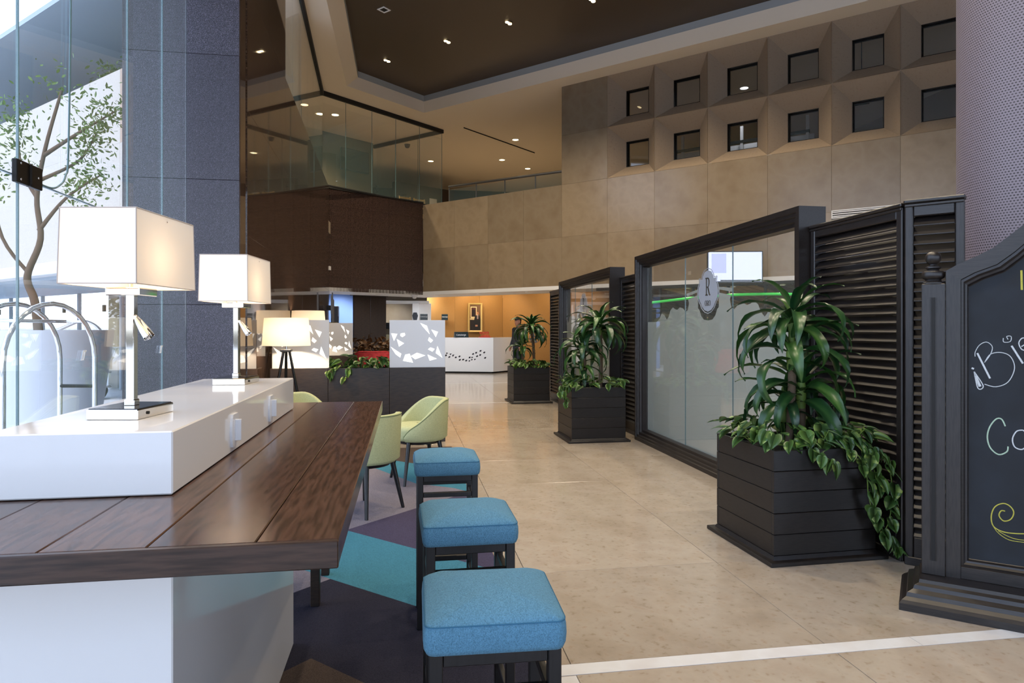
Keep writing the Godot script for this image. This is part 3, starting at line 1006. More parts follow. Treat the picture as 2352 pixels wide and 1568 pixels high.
# ------------------------------------------------------------------ reception below the mezzanine
func build_reception():
	# beam soffit under the beige wall and the ceiling behind it
	var b := S()
	slab(b, [[-1.976, 18.036], [0.5, 19.77], [12.4, 8.1], [13.3, 9.0], [1.9, 20.3], [0.6, 21.5], [-1.3, 20.2], [-2.9, 19.1]], 2.404, 2.5)
	struct_mesh("trim_3", b, M.white_paint)
	var c := S()
	slab(c, [[-6.9, 18.2], [-2.1, 17.2], [-1.9, 18.3], [0.5, 20.0], [12.5, 8.4], [13.5, 8.4], [13.5, 33.0], [-6.9, 33.0]], 2.95, 3.05)
	struct_mesh("trim_4", c, M.white_paint)
	# back walls
	var w := shell("wall_reception", V(0.7, 0, 22.45))
	var pts := [Vector2(0, 0), Vector2(0.95, 0.29), Vector2(1.83, 0.56), Vector2(2.683, 0.81)]
	for i in 3:
		var st := S()
		slab(st, [[pts[i].x, pts[i].y], [pts[i + 1].x - 0.004, pts[i + 1].y], [pts[i + 1].x - 0.004, pts[i + 1].y + 0.15], [pts[i].x, pts[i].y + 0.15]], 0.0, 2.95)
		part("wall_panel", st, M.ochre_wall, w)
	var q := [Vector2(2.683, 0.81), Vector2(3.7, -0.25), Vector2(4.7, -1.3), Vector2(5.7, -2.35)]
	for i in 3:
		var st := S()
		slab(st, [[q[i].x, q[i].y], [q[i + 1].x, q[i + 1].y + 0.004], [q[i + 1].x + 0.12, q[i + 1].y + 0.12], [q[i].x + 0.12, q[i].y + 0.12]], 0.0, 2.95)
		part("wall_panel", st, M.ochre_wall, w)
	struct_mesh("wall_corridor", ab_box(-6.9, 0.75, 0.0, 2.95, 24.6, 24.8), M.closing_wall)
	struct_mesh("wall_alcove", ab_box(-2.9, -1.72, 0.0, 2.95, 22.6, 22.7), M.blue_wall)
	struct_mesh("wall_passage", ab_box(-7.0, -6.8, 0.0, 2.95, 17.2, 24.8), M.closing_wall)
	# dark double door
	var d := shell("door_1", V(-1.54, 0, 20.3), 42.0)
	for i in 2:
		part("leaf", bx(Vector3(0.31 + 0.62 * i, 1.2, 0), Vector3(0.61, 2.4, 0.06), 0.004), M.tray_wood, d)
	part("door_frame", bx(Vector3(0.62, 2.43, -0.02), Vector3(1.36, 0.06, 0.14), 0.004), M.tray_wood, d)
	# white column with the concierge sign, and the low opening beside it
	var wc := shell("column", V(0.33, 0, 21.9), 0.0)
	part("plaster", bx(Vector3(-0.02, 1.1, 0.2), Vector3(0.2, 2.2, 1.1), 0.004), M.white_paint, wc)
	part("plaster", bx(Vector3(0.24, 1.12, -0.2), Vector3(0.5, 2.24, 0.3), 0.004), M.white_paint, wc)
	part("lintel", bx(Vector3(-0.55, 2.25, 0.4), Vector3(1.9, 0.09, 0.4), 0.004), M.white_paint, wc)
	var dp := thing("dark_post", "tall narrow dark cupboard standing in front of the blue wall", "cupboard", V(-2.2, 0, 21.6))
	part("body", bx(Vector3(0, 1.06, 0), Vector3(0.22, 2.12, 0.35), 0.01), M.tray_wood, dp)
	part("niche", bx(Vector3(0.1, 1.6, 0.1), Vector3(0.03, 0.4, 0.14)), M.slot_black, dp)
	var bb := thing("bulletin_panel", "beige wall panel with a mirror strip in the opening beside the white column", "panel", V(-0.55, 0, 24.4))
	part("board", bx(Vector3(0, 2.0, 0), Vector3(1.7, 0.75, 0.05), 0.004), M.beige_stone_0, bb)
	part("mirror", bx(Vector3(0, 1.5, 0), Vector3(1.7, 0.2, 0.04)), M.tv_black, bb)
	part("counter", bx(Vector3(0, 0.6, 0.1), Vector3(1.7, 1.2, 0.4), 0.01), M.olive_wall, bb)
	# reception desk
	var dk := thing("reception_desk", "white angled reception desk with a drift of dark shards, below the framed portrait", "desk", V(2.729, 0, 20.862))
	var st := S()
	slab(st, [[0, 0], [-1.9, 0.586], [-1.75, 1.1], [0.05, 0.65], [0.5, 1.3], [0.9, 1.0]], 0.05, 1.13)
	part("body", st, M.white_gloss, dk)
	var pk := S()
	slab(pk, [[-0.03, 0.05], [-1.86, 0.61], [-1.75, 1.05], [0.05, 0.6], [0.5, 1.2], [0.84, 1.0]], 0.0, 0.05)
	part("plinth", pk, M.slot_black, dk)
	var dir := Vector3(-3.24, 0, -1.0).normalized()
	var front := Basis(-dir, Vector3.UP, dir.cross(Vector3.UP).normalized() * -1.0)
	if front.z.z < 0:
		front = Basis(-dir, Vector3.UP, -front.z)
	var spots := pts2("1.3,0.55 1.21,0.5 1.09,0.53 1.08,0.42 0.97,0.43 0.87,0.4 0.77,0.39 0.69,0.43 0.76,0.5 0.68,0.5 0.65,0.61 0.55,0.65 0.59,0.44 0.52,0.54 0.42,0.58 0.26,0.49 0.41,0.71 0.29,0.66 1.5,0.63 1.53,0.56 1.42,0.51 1.38,0.6 1.29,0.57 1.63,0.66 1.72,0.58 1.8,0.68")
	for p in spots:
		var sh := S()
		var poly := PackedVector2Array()
		var n := 3 + rng.randi() % 2
		var rot := rng.randf() * TAU
		for k in n:
			var an := rot + TAU * k / n
			poly.append(Vector2(cos(an) * 0.045, sin(an) * 0.03).rotated(0.5))
		prism(sh, poly, 0.0, 0.003)
		put("shard", sh.commit(), M.shard_dark, dk, Transform3D(front, dir * p.x + Vector3(0, p.y, 0) + front.z * 0.001))
	# tent sign, leaflet stand, wall signs
	var ts := thing("tent_sign", "black tent sign reading Concierge on the reception desk", "sign", V(1.75, 1.13, 21.3), 17.0)
	var tp := S()
	prism(tp, PackedVector2Array([Vector2(-0.07, 0), Vector2(0.07, 0), Vector2(0.02, 0.18), Vector2(-0.02, 0.18)]), -0.23, 0.23, Transform3D(Basis(Vector3(0, 0, 1), Vector3(0, 1, 0), Vector3(-1, 0, 0)), Vector3.ZERO))
	part("body", tp, M.sign_teal, ts)
	put("lettering", letters("Concierge", 0.075, 0.004), M.sign_white, ts, Transform3D(Basis(Vector3.RIGHT, -0.27), Vector3(-0.02, 0.085, 0.05)))
	var ls := thing("city_sign", "red cut-out lettering sign on the reception desk below the portrait", "sign", V(2.5, 1.13, 21.35), 17.0)
	put("lettering", letters("GUADA", 0.1, 0.02), M.red_print, ls, Transform3D(Basis(), Vector3(0, 0.15, 0)))
	put("lettering", letters("LAJARA", 0.09, 0.02), M.red_print, ls, Transform3D(Basis(), Vector3(0.04, 0.06, 0)))
	part("base", bx(Vector3(0.02, 0.012, 0), Vector3(0.4, 0.024, 0.06), 0.004), M.red_print, ls)
	var s1 := thing("concierge_sign", "dark Concierge sign on the white column", "sign", V(0.58, 1.69, 21.87) + Vector3(0, 0, 0.17))
	part("plate", bx(Vector3(0, 0.1, 0), Vector3(0.24, 0.2, 0.02), 0.003), M.sign_teal, s1)
	put("lettering", letters("Concierge", 0.05, 0.004), M.sign_white, s1, Transform3D(Basis(), Vector3(0, 0.11, 0.012)))
	var s2 := thing("concierge_sign", "dark Concierge sign on the ochre wall left of the portrait", "sign", V(1.3, 1.7, 22.58) + Vector3(0, 0, 0.03), 16.5)
	part("plate", bx(Vector3(0, 0.1, 0), Vector3(0.22, 0.2, 0.02), 0.003), M.sign_teal, s2)
	put("lettering", letters("Concierge", 0.045, 0.004), M.sign_white, s2, Transform3D(Basis(), Vector3(0, 0.11, 0.012)))
	var msk := thing("wall_mask", "dark carved shield ornament on the white column", "ornament", V(0.29, 1.62, 21.15) + Vector3(0, 0, 0.02))
	var mk := S()
	prism(mk, PackedVector2Array([Vector2(-0.05, 0.3), Vector2(0.05, 0.3), Vector2(0.09, 0.2), Vector2(0.04, 0), Vector2(-0.04, 0), Vector2(-0.09, 0.2)]), 0, 0.04)
	part("body", mk, M.shard_dark, msk)
	# framed portrait
	var pf := thing("framed_portrait", "tall gold-framed portrait of a figure in a dark suit on the ochre wall", "picture", V(2.36, 1.29, 22.93) + Vector3(0, 0, 0.06), 15.5)
	var fr := S()
	moulding(fr, 0.52, 1.0, [Vector2(0, -0.03), Vector2(0, 0.03), Vector2(0.015, 0.04), Vector2(0.05, 0.03), Vector2(0.065, 0.01)])
	put("frame", fr.commit(), M.gold_frame, pf, Transform3D(Basis(), Vector3(-0.26, 0, 0)))
	var qm := QuadMesh.new()
	qm.size = Vector2(0.39, 0.87)
	put("painting", qm, M.portrait_print, pf, Transform3D(Basis(), Vector3(0, 0.5, 0.012)))
	part("backing", bx(Vector3(0, 0.5, -0.01), Vector3(0.5, 0.98, 0.03)), M.dark_wall, pf)
	# fan behind the far planter
	var fn := thing("standing_fan", "round grey standing fan behind the far planter", "fan", V(3.75, 0, 19.4), 10.0)
	var f1 := S()
	lathe(f1, [Vector2(0.2, 0), Vector2(0.2, 0.02), Vector2(0.03, 0.04), Vector2(0.02, 0.05), Vector2(0.02, 1.05)], 14)
	part("stand", f1, M.slot_black, fn)
	var f2 := S()
	var rr := []
	for k in 20:
		rr.append(Vector3(0.16 * cos(TAU * k / 20), 1.15 + 0.16 * sin(TAU * k / 20), 0.05))
	tube(f2, rr, 0.01, 6, true)
	part("guard", f2, M.grey_metal, fn)
	for k in 4:
		var bl := S()
		var an := TAU * k / 4 + 0.4
		box(bl, Vector3(0.08 * cos(an), 1.15 + 0.08 * sin(an), 0.04), Vector3(0.13, 0.07, 0.006), 0.002, Basis(Vector3(0, 0, 1), an))
		part("blade", bl, M.grey_metal, fn)
	build_person()
	var cam := thing("dome_camera", "white dome security camera under the white reception ceiling edge", "camera", V(0.25, 2.404, 19.75))
	var ds := S()
	lathe(ds, [Vector2(0, -0.12), Vector2(0.05, -0.105), Vector2(0.075, -0.05), Vector2(0.08, -0.02), Vector2(0.09, -0.02), Vector2(0.09, 0)], 16)
	part("dome", ds, M.white_plastic, cam)

# smooth union of tapered capsules, meshed as surface nets
func flesh(bones: Array, cell: float, k := 0.02) -> ArrayMesh:
	var lo := Vector3.ONE * 1e9
	var hi := -lo
	for b in bones:
		for e in [0, 1]:
			var r: float = b[2 + e] + 0.05
			lo = lo.min(b[e] - Vector3.ONE * r)
			hi = hi.max(b[e] + Vector3.ONE * r)
	var n := Vector3i(((hi - lo) / cell).ceil()) + Vector3i.ONE
	var f := PackedFloat32Array()
	f.resize(n.x * n.y * n.z)
	f.fill(1.0)
	for b in bones:
		var p: Vector3 = b[0]
		var q: Vector3 = b[1]
		var rm: float = maxf(b[2], b[3]) + 0.06
		var l0 := Vector3i(((p.min(q) - Vector3.ONE * rm - lo) / cell).floor()).max(Vector3i.ZERO)
		var l1 := Vector3i(((p.max(q) + Vector3.ONE * rm - lo) / cell).ceil()).min(n - Vector3i.ONE)
		var d := q - p
		var dd := maxf(d.length_squared(), 1e-8)
		for z in range(l0.z, l1.z + 1):
			for y in range(l0.y, l1.y + 1):
				for x in range(l0.x, l1.x + 1):
					var w := lo + Vector3(x, y, z) * cell
					var t := clampf((w - p).dot(d) / dd, 0, 1)
					var v: float = (w - p - d * t).length() - lerpf(b[2], b[3], t)
					var id := (z * n.y + y) * n.x + x
					var o := f[id]
					var h := clampf(0.5 + 0.5 * (o - v) / k, 0, 1)
					f[id] = lerpf(o, v, h) - k * h * (1 - h)
	var vid := {}
	var verts := []
	var nrm := []
	for z in n.z - 1:
		for y in n.y - 1:
			for x in n.x - 1:
				var base := (z * n.y + y) * n.x + x
				var mask := 0
				var vals := []
				for c in 8:
					var v := f[base + (c & 1) + ((c >> 1) & 1) * n.x + ((c >> 2) & 1) * n.x * n.y]
					vals.append(v)
					if v < 0:
						mask |= 1 << c
				if mask == 0 or mask == 255:
					continue
				var acc := Vector3()
				var cnt := 0
				for c in 8:
					for ax in 3:
						var c2 := c | (1 << ax)
						if c2 == c:
							continue
						if (vals[c] < 0) != (vals[c2] < 0):
							var t: float = vals[c] / (vals[c] - vals[c2])
							var pa := Vector3(c & 1, (c >> 1) & 1, (c >> 2) & 1)
							var pb := Vector3(c2 & 1, (c2 >> 1) & 1, (c2 >> 2) & 1)
							acc += pa.lerp(pb, t)
							cnt += 1
				vid[base] = verts.size()
				verts.append(lo + (Vector3(x, y, z) + acc / cnt) * cell)
				nrm.append(Vector3(vals[1] + vals[3] + vals[5] + vals[7] - vals[0] - vals[2] - vals[4] - vals[6], vals[2] + vals[3] + vals[6] + vals[7] - vals[0] - vals[1] - vals[4] - vals[5], vals[4] + vals[5] + vals[6] + vals[7] - vals[0] - vals[1] - vals[2] - vals[3]).normalized())
	var st := S()
	var strides := [1, n.x, n.x * n.y]
	for base in vid:
		for ax in 3:
			var s: int = strides[ax]
			var u: int = strides[(ax + 1) % 3]
			var v: int = strides[(ax + 2) % 3]
			if (f[base] < 0) == (f[base + s] < 0):
				continue
			if not (vid.has(base - u) and vid.has(base - v) and vid.has(base - u - v)):
				continue
			var q := [vid[base], vid[base - u], vid[base - u - v], vid[base - v]]
			tri(st, verts[q[0]], verts[q[1]], verts[q[2]], nrm[q[0]], nrm[q[1]], nrm[q[2]])
			tri(st, verts[q[0]], verts[q[2]], verts[q[3]], nrm[q[0]], nrm[q[2]], nrm[q[3]])
	return st.commit()

func build_person():
	var p := thing("person", "person in a dark suit standing at the right end of the reception desk", "person", V(3.42, 0, 20.3), -60.0)
	var skin := []
	skin.append([Vector3(0, 1.6, 0.01), Vector3(0, 1.66, 0.0), 0.085, 0.095])
	skin.append([Vector3(0, 1.54, 0.03), Vector3(0, 1.6, 0.02), 0.055, 0.075])
	skin.append([Vector3(0, 1.42, -0.01), Vector3(0, 1.55, 0.0), 0.055, 0.05])
	skin.append([Vector3(0, 1.595, 0.1), Vector3(0, 1.57, 0.115), 0.012, 0.016])
	for s in [-1, 1]:
		skin.append([Vector3(0.09 * s, 1.6, 0), Vector3(0.095 * s, 1.63, -0.01), 0.016, 0.018])
		skin.append([Vector3(0.24 * s, 0.86, 0.1), Vector3(0.235 * s, 0.8, 0.12), 0.035, 0.03])
		for k in 4:
			skin.append([Vector3((0.222 + 0.012 * k) * s, 0.79, 0.11 + 0.006 * k), Vector3((0.216 + 0.012 * k) * s, 0.72, 0.125 + 0.004 * k), 0.01, 0.008])
		skin.append([Vector3(0.215 * s, 0.84, 0.13), Vector3(0.2 * s, 0.78, 0.155), 0.011, 0.009])
	skin.append([Vector3(0, 1.0, 0), Vector3(0, 1.42, 0), 0.07, 0.06])
	put("body", flesh(skin, 0.012, 0.015), M.skin, p)
	var suit := [[Vector3(0, 1.0, 0), Vector3(0, 1.3, 0), 0.15, 0.16]]
	for s in [-1, 1]:
		suit.append([Vector3(0.07 * s, 1.3, 0), Vector3(0.15 * s, 1.38, 0), 0.12, 0.075])
		suit.append([Vector3(0.19 * s, 1.38, 0), Vector3(0.24 * s, 1.12, -0.02), 0.062, 0.05])
		suit.append([Vector3(0.24 * s, 1.12, -0.02), Vector3(0.24 * s, 0.88, 0.09), 0.05, 0.042])
		suit.append([Vector3(0.09 * s, 0.95, 0), Vector3(0.1 * s, 0.52, 0.02), 0.11, 0.075])
		suit.append([Vector3(0.1 * s, 0.52, 0.02), Vector3(0.1 * s, 0.1, -0.01), 0.075, 0.055])
	put("suit", flesh(suit, 0.02, 0.03), M.suit, p)
	for s in [-1, 1]:
		put("shoe", flesh([[Vector3(0.1 * s, 0.05, -0.03), Vector3(0.11 * s, 0.04, 0.16), 0.048, 0.038]], 0.012, 0.01), M.black_rubber, p)
	put("hair", flesh([[Vector3(0, 1.68, -0.03), Vector3(0, 1.7, 0.02), 0.092, 0.085], [Vector3(0, 1.6, -0.06), Vector3(0, 1.66, -0.04), 0.06, 0.08]], 0.012, 0.01), M.hair, p)
	for s in [-1, 1]:
		var e := S()
		lathe(e, [Vector2(0, -0.009), Vector2(0.009, 0), Vector2(0, 0.009)], 8, Transform3D(Basis(), Vector3(0.033 * s, 1.635, 0.09)))
		part("eye", e, M.slot_black, p)

# ------------------------------------------------------------------ forecourt outside the glass
func leaf_cloud(n: String, parent: Node3D, leaf: Mesh, m: Material, centres: Array, count: int, sd: int, size: float):
	var r := RandomNumberGenerator.new()
	r.seed = sd
	var mm := MultiMesh.new()
	mm.transform_format = MultiMesh.TRANSFORM_3D
	mm.mesh = leaf
	mm.instance_count = count
	for i in count:
		var c = centres[r.randi() % centres.size()]
		var d := Vector3(r.randfn(), r.randfn(), r.randfn()) * 0.5
		var b := Basis(Vector3(r.randf_range(-1, 1), r.randf_range(-1, 1), r.randf_range(-1, 1)).normalized(), r.randf() * TAU).scaled(Vector3.ONE * size * r.randf_range(0.7, 1.3))
		mm.set_instance_transform(i, Transform3D(b, c[0] + d * c[1]))
	var o := MultiMeshInstance3D.new()
	o.name = n
	o.multimesh = mm
	o.material_override = m
	o.set_meta("kind", "stuff")
	parent.add_child(o, true)

func small_leaf() -> ArrayMesh:
	var st := S()
	var P := []
	for i in 4:
		var t := i / 3.0
		var w := 0.22 * sin(PI * (0.08 + 0.9 * t))
		P.append([Vector3(-w, 0.1 * t * t, t), Vector3(0, 0.05 * t, t), Vector3(w, 0.1 * t * t, t)])
	grid(st, P)
	return st.commit()

func build_outside():
	struct_mesh("ground", ab_box(-60, -2.19, -0.3, -0.02, -40, 60), M.outside_paving)
	struct_mesh("ground", ab_box(-2.19, 60, -0.3, -0.02, -40, -4.5), M.outside_paving)
	# stucco building opposite: a parapet wall turned 45 degrees, dark terrace behind
	var w := shell("wall_exterior", V(-4.3, 0, 12.05), 136.0)
	var xs := [0.0, 0.95, 3.4, 6.6, 10.0, 14.0]
	for i in xs.size() - 1:
		part("render_panel", bx(Vector3((xs[i] + xs[i + 1]) / 2, 5.35, 0.1), Vector3(xs[i + 1] - xs[i] - 0.006, 1.3, 0.2), 0.003), M.stucco_pink if i == 0 else M.stucco, w)
		part("render_panel", bx(Vector3((xs[i] + xs[i + 1]) / 2, 3.65, 0.1), Vector3(xs[i + 1] - xs[i] - 0.006, 2.1, 0.2), 0.003), M.stucco, w)
	part("terrace_floor", bx(Vector3(7, 4.6, 1.3), Vector3(14, 0.2, 2.2)), M.dark_wall, w)
	part("terrace_back", bx(Vector3(7, 6.2, 2.3), Vector3(14, 3.2, 0.1)), M.planter_dark, w)
	part("terrace_ceiling", bx(Vector3(7, 7.85, 1.2), Vector3(14, 0.1, 2.6)), M.canopy_paint, w)
	part("canopy_band", bx(Vector3(7, 2.5, -0.2), Vector3(14, 0.22, 0.9), 0.01), M.white_paint, w)
	part("canopy_soffit", bx(Vector3(7, 2.36, 0.9), Vector3(14, 0.06, 2.6)), M.canopy_paint, w)
	part("shop_glass", bx(Vector3(7, 1.15, 1.8), Vector3(14, 2.3, 0.012)), M.clear_glass, w)
	for i in 7:
		part("shop_frame", bx(Vector3(0.4 + 2.2 * i, 1.15, 1.8), Vector3(0.06, 2.3, 0.08)), M.canopy_paint, w)
		part("glass_clamp", bx(Vector3(1.2 + 2.2 * i, 1.9, 1.77), Vector3(0.12, 0.16, 0.04), 0.004), M.dark_metal, w)
	# planters and hedge plants on the terrace
	var lm := small_leaf()
	for i in 4:
		var hp := thing("terrace_hedge", "clipped hedge plant in a long dark trough on the terrace above the parapet", "hedge", V(-4.3, 5.9, 12.05), 136.0, "hedge plants on the terrace")
		var x := 1.0 + 1.05 * i
		part("trough", bx(Vector3(x, 0.2, 1.3), Vector3(1.0, 0.4, 0.4), 0.01), M.planter_dark, hp)
		leaf_cloud("foliage", hp, lm, M.tree_leaf, [[Vector3(x - 0.2, 0.75, 1.3), 0.3], [Vector3(x + 0.2, 0.95 + 0.1 * (i % 2), 1.3), 0.32], [Vector3(x, 1.15, 1.3), 0.2]], 260, 90 + i, 0.11)
		part("stem", bx(Vector3(x, 0.55, 1.3), Vector3(0.04, 0.5, 0.04)), M.tree_bark, hp)
	# planter vase with a slender tree
	var vz := thing("planter_vase", "huge pale tapered planter behind the luggage cart outside the glass", "planter", V(-4.35, -0.02, 8.95))
	var vs := S()
	lathe(vs, [Vector2(0.5, 0), Vector2(0.54, 0.02), Vector2(0.62, 0.6), Vector2(0.72, 1.36), Vector2(0.72, 1.42), Vector2(0.66, 1.42), Vector2(0.64, 1.3), Vector2(0, 1.3)], 40)
	part("vase", vs, M.vase_white, vz)
	var sd := S()
	lathe(sd, [Vector2(0.66, 1.32), Vector2(0, 1.34)], 24)
	part("soil", sd, M.soil, vz)
	var tr := thing("young_tree", "slender young tree with wispy leaves growing from the pale planter outside", "tree", V(-4.4, 1.3, 8.9))
	var trunk := smooth([Vector3(0, 0, 0), Vector3(-0.05, 0.45, 0), Vector3(-0.12, 0.75, 0.02), Vector3(0.04, 1.2, 0.05), Vector3(0.0, 1.7, 0.05), Vector3(0.12, 2.3, 0.1), Vector3(0.3, 3.0, 0.1)], 6)
	var ts := S()
	var rad := []
	for i in trunk.size():
		rad.append(lerpf(0.055, 0.015, float(i) / trunk.size()))
	tube(ts, trunk, rad, 8)
	part("trunk", ts, M.tree_bark, tr)
	var tips := []
	for bpts in [[Vector3(-0.1, 0.78, 0.02), Vector3(-0.35, 1.2, 0.1), Vector3(-0.5, 1.9, 0.1), Vector3(-0.75, 2.6, 0.2)], [Vector3(0.02, 1.3, 0.05), Vector3(0.35, 1.7, 0.1), Vector3(0.75, 2.0, 0.1)], [Vector3(0, 1.7, 0.05), Vector3(-0.25, 2.1, -0.1), Vector3(-0.3, 2.8, -0.1)], [Vector3(0.1, 2.2, 0.1), Vector3(0.5, 2.5, 0.1), Vector3(0.95, 2.75, 0.2)], [Vector3(0.04, 1.9, 0.08), Vector3(0.4, 2.2, -0.1), Vector3(0.6, 2.55, -0.1)]]:
		var sm := smooth(bpts, 5)
		var bs := S()
		var rr := []
		for i in sm.size():
			rr.append(lerpf(0.026, 0.006, float(i) / sm.size()))
			if i > sm.size() / 2:
				tips.append([sm[i], 0.22])
		tube(bs, sm, rr, 6)
		part("branch", bs, M.tree_bark, tr)
	tips.append([Vector3(0.3, 3.0, 0.1), 0.35])
	tips.append([Vector3(0.6, 2.9, 0.1), 0.35])
	leaf_cloud("foliage", tr, lm, M.tree_leaf, tips, 1500, 5, 0.06)
	# greenery at the far side of the forecourt
	for i in 5:
		var hg := thing("garden_bush", "leafy green bush behind the far glass of the forecourt", "bush", V(-11.5 - 2.0 * i, -0.02, 15.0 + 2.6 * i), 0.0, "bushes behind the far glass")
		leaf_cloud("foliage", hg, lm, M.tree_leaf, [[Vector3(0, 1.2, 0), 0.9], [Vector3(0.7, 2.0, 0), 0.9], [Vector3(-0.7, 1.6, 0.3), 0.9], [Vector3(0.2, 2.6, 0), 0.7]], 700, 130 + i, 0.25)
		part("stem", bx(Vector3(0, 0.5, 0), Vector3(0.1, 1.0, 0.1)), M.tree_bark, hg)
	# luggage carts
	luggage_cart("chrome birdcage luggage cart just outside the glass, in front of the pale planter", V(-2.98, -0.02, 5.95), 78.0, 1.0)
	hand_truck()

func luggage_cart(label: String, at: Vector3, yaw: float, k: float):
	var c := thing("luggage_cart", label, "luggage cart", at, yaw)
	for z in [-0.16, 0.16]:
		var pts := []
		pts.append(Vector3(-0.5, 0.25, z))
		pts.append(Vector3(-0.5, 1.0, z))
		for i in 15:
			var an := PI - PI * i / 14.0
			pts.append(Vector3(0.5 * cos(an), 1.18 + 0.46 * sin(an), z))
		pts.append(Vector3(0.5, 1.0, z))
		pts.append(Vector3(0.5, 0.25, z))
		var st := S()
		tube(st, pts, 0.02, 10)
		part("hoop", st, M.chrome, c)
	for x in [-0.5, 0.5]:
		var st := S()
		tube(st, [Vector3(x, 0.93, -0.16), Vector3(x, 0.93, 0.16)], 0.016, 8)
		part("crossbar", st, M.dark_metal, c)
	var hr := S()
	tube(hr, [Vector3(-0.4, 1.5, 0), Vector3(0.4, 1.5, 0)], 0.014, 8)
	tube(hr, [Vector3(-0.36, 1.5, -0.16), Vector3(-0.36, 1.5, 0.16)], 0.012, 8)
	tube(hr, [Vector3(0.36, 1.5, -0.16), Vector3(0.36, 1.5, 0.16)], 0.012, 8)
	part("hanger_rail", hr, M.chrome, c)
	part("deck", bx(Vector3(0, 0.22, 0), Vector3(1.1, 0.06, 0.6), 0.02), M.tread_red, c)
	part("bumper", bx(Vector3(0, 0.19, 0), Vector3(1.16, 0.04, 0.66), 0.02), M.black_rubber, c)
	for x in [-0.42, 0.42]:
		for z in [-0.22, 0.22]:
			var st := S()
			lathe(st, [Vector2(0, -0.02), Vector2(0.07, -0.02), Vector2(0.085, -0.01), Vector2(0.085, 0.01), Vector2(0.07, 0.02), Vector2(0, 0.02)], 16, Transform3D(Basis(Vector3(0, 0, 1), PI / 2), Vector3(x, 0.086, z)))
			part("wheel", st, M.black_rubber, c)

func hand_truck():
	var c := thing("luggage_trolley", "smaller chrome luggage trolley with black wheels outside, beyond the pale planter", "luggage trolley", V(-6.3, -0.02, 14.7), 20.0)
	for z in [-0.18, 0.18]:
		var pts := [Vector3(-0.75, 1.3, z)]
		for i in 10:
			var an := PI * 0.5 - PI * 0.5 * i / 9.0
			pts.append(Vector3(-0.2 + 0.42 * cos(an), 1.15 + 0.45 * sin(an), z))
		pts.append(Vector3(0.22, 0.25, z))
		var st := S()
		tube(st, smooth(pts, 2), 0.022, 8)
		part("frame", st, M.chrome, c)
	for y in [1.0, 0.55, 0.25]:
		var st := S()
		tube(st, [Vector3(0.2, y, -0.18), Vector3(0.34, y, -0.1), Vector3(0.34, y, 0.1), Vector3(0.2, y, 0.18)], 0.014, 6)
		part("rung", st, M.chrome, c)
	part("red_bag", bx(Vector3(0.02, 0.6, 0), Vector3(0.16, 0.75, 0.3), 0.04), M.tread_red, c)
	part("toe_plate", bx(Vector3(0.0, 0.2, 0), Vector3(0.5, 0.03, 0.42), 0.008), M.grey_metal, c)
	for z in [-0.22, 0.22]:
		var st := S()
		lathe(st, [Vector2(0, -0.03), Vector2(0.06, -0.03), Vector2(0.13, -0.035), Vector2(0.16, -0.02), Vector2(0.16, 0.02), Vector2(0.13, 0.035), Vector2(0.06, 0.03), Vector2(0, 0.03)], 20, Transform3D(Basis(Vector3.RIGHT, PI / 2), Vector3(0.12, 0.16, z)))
		part("wheel", st, M.black_rubber, c)

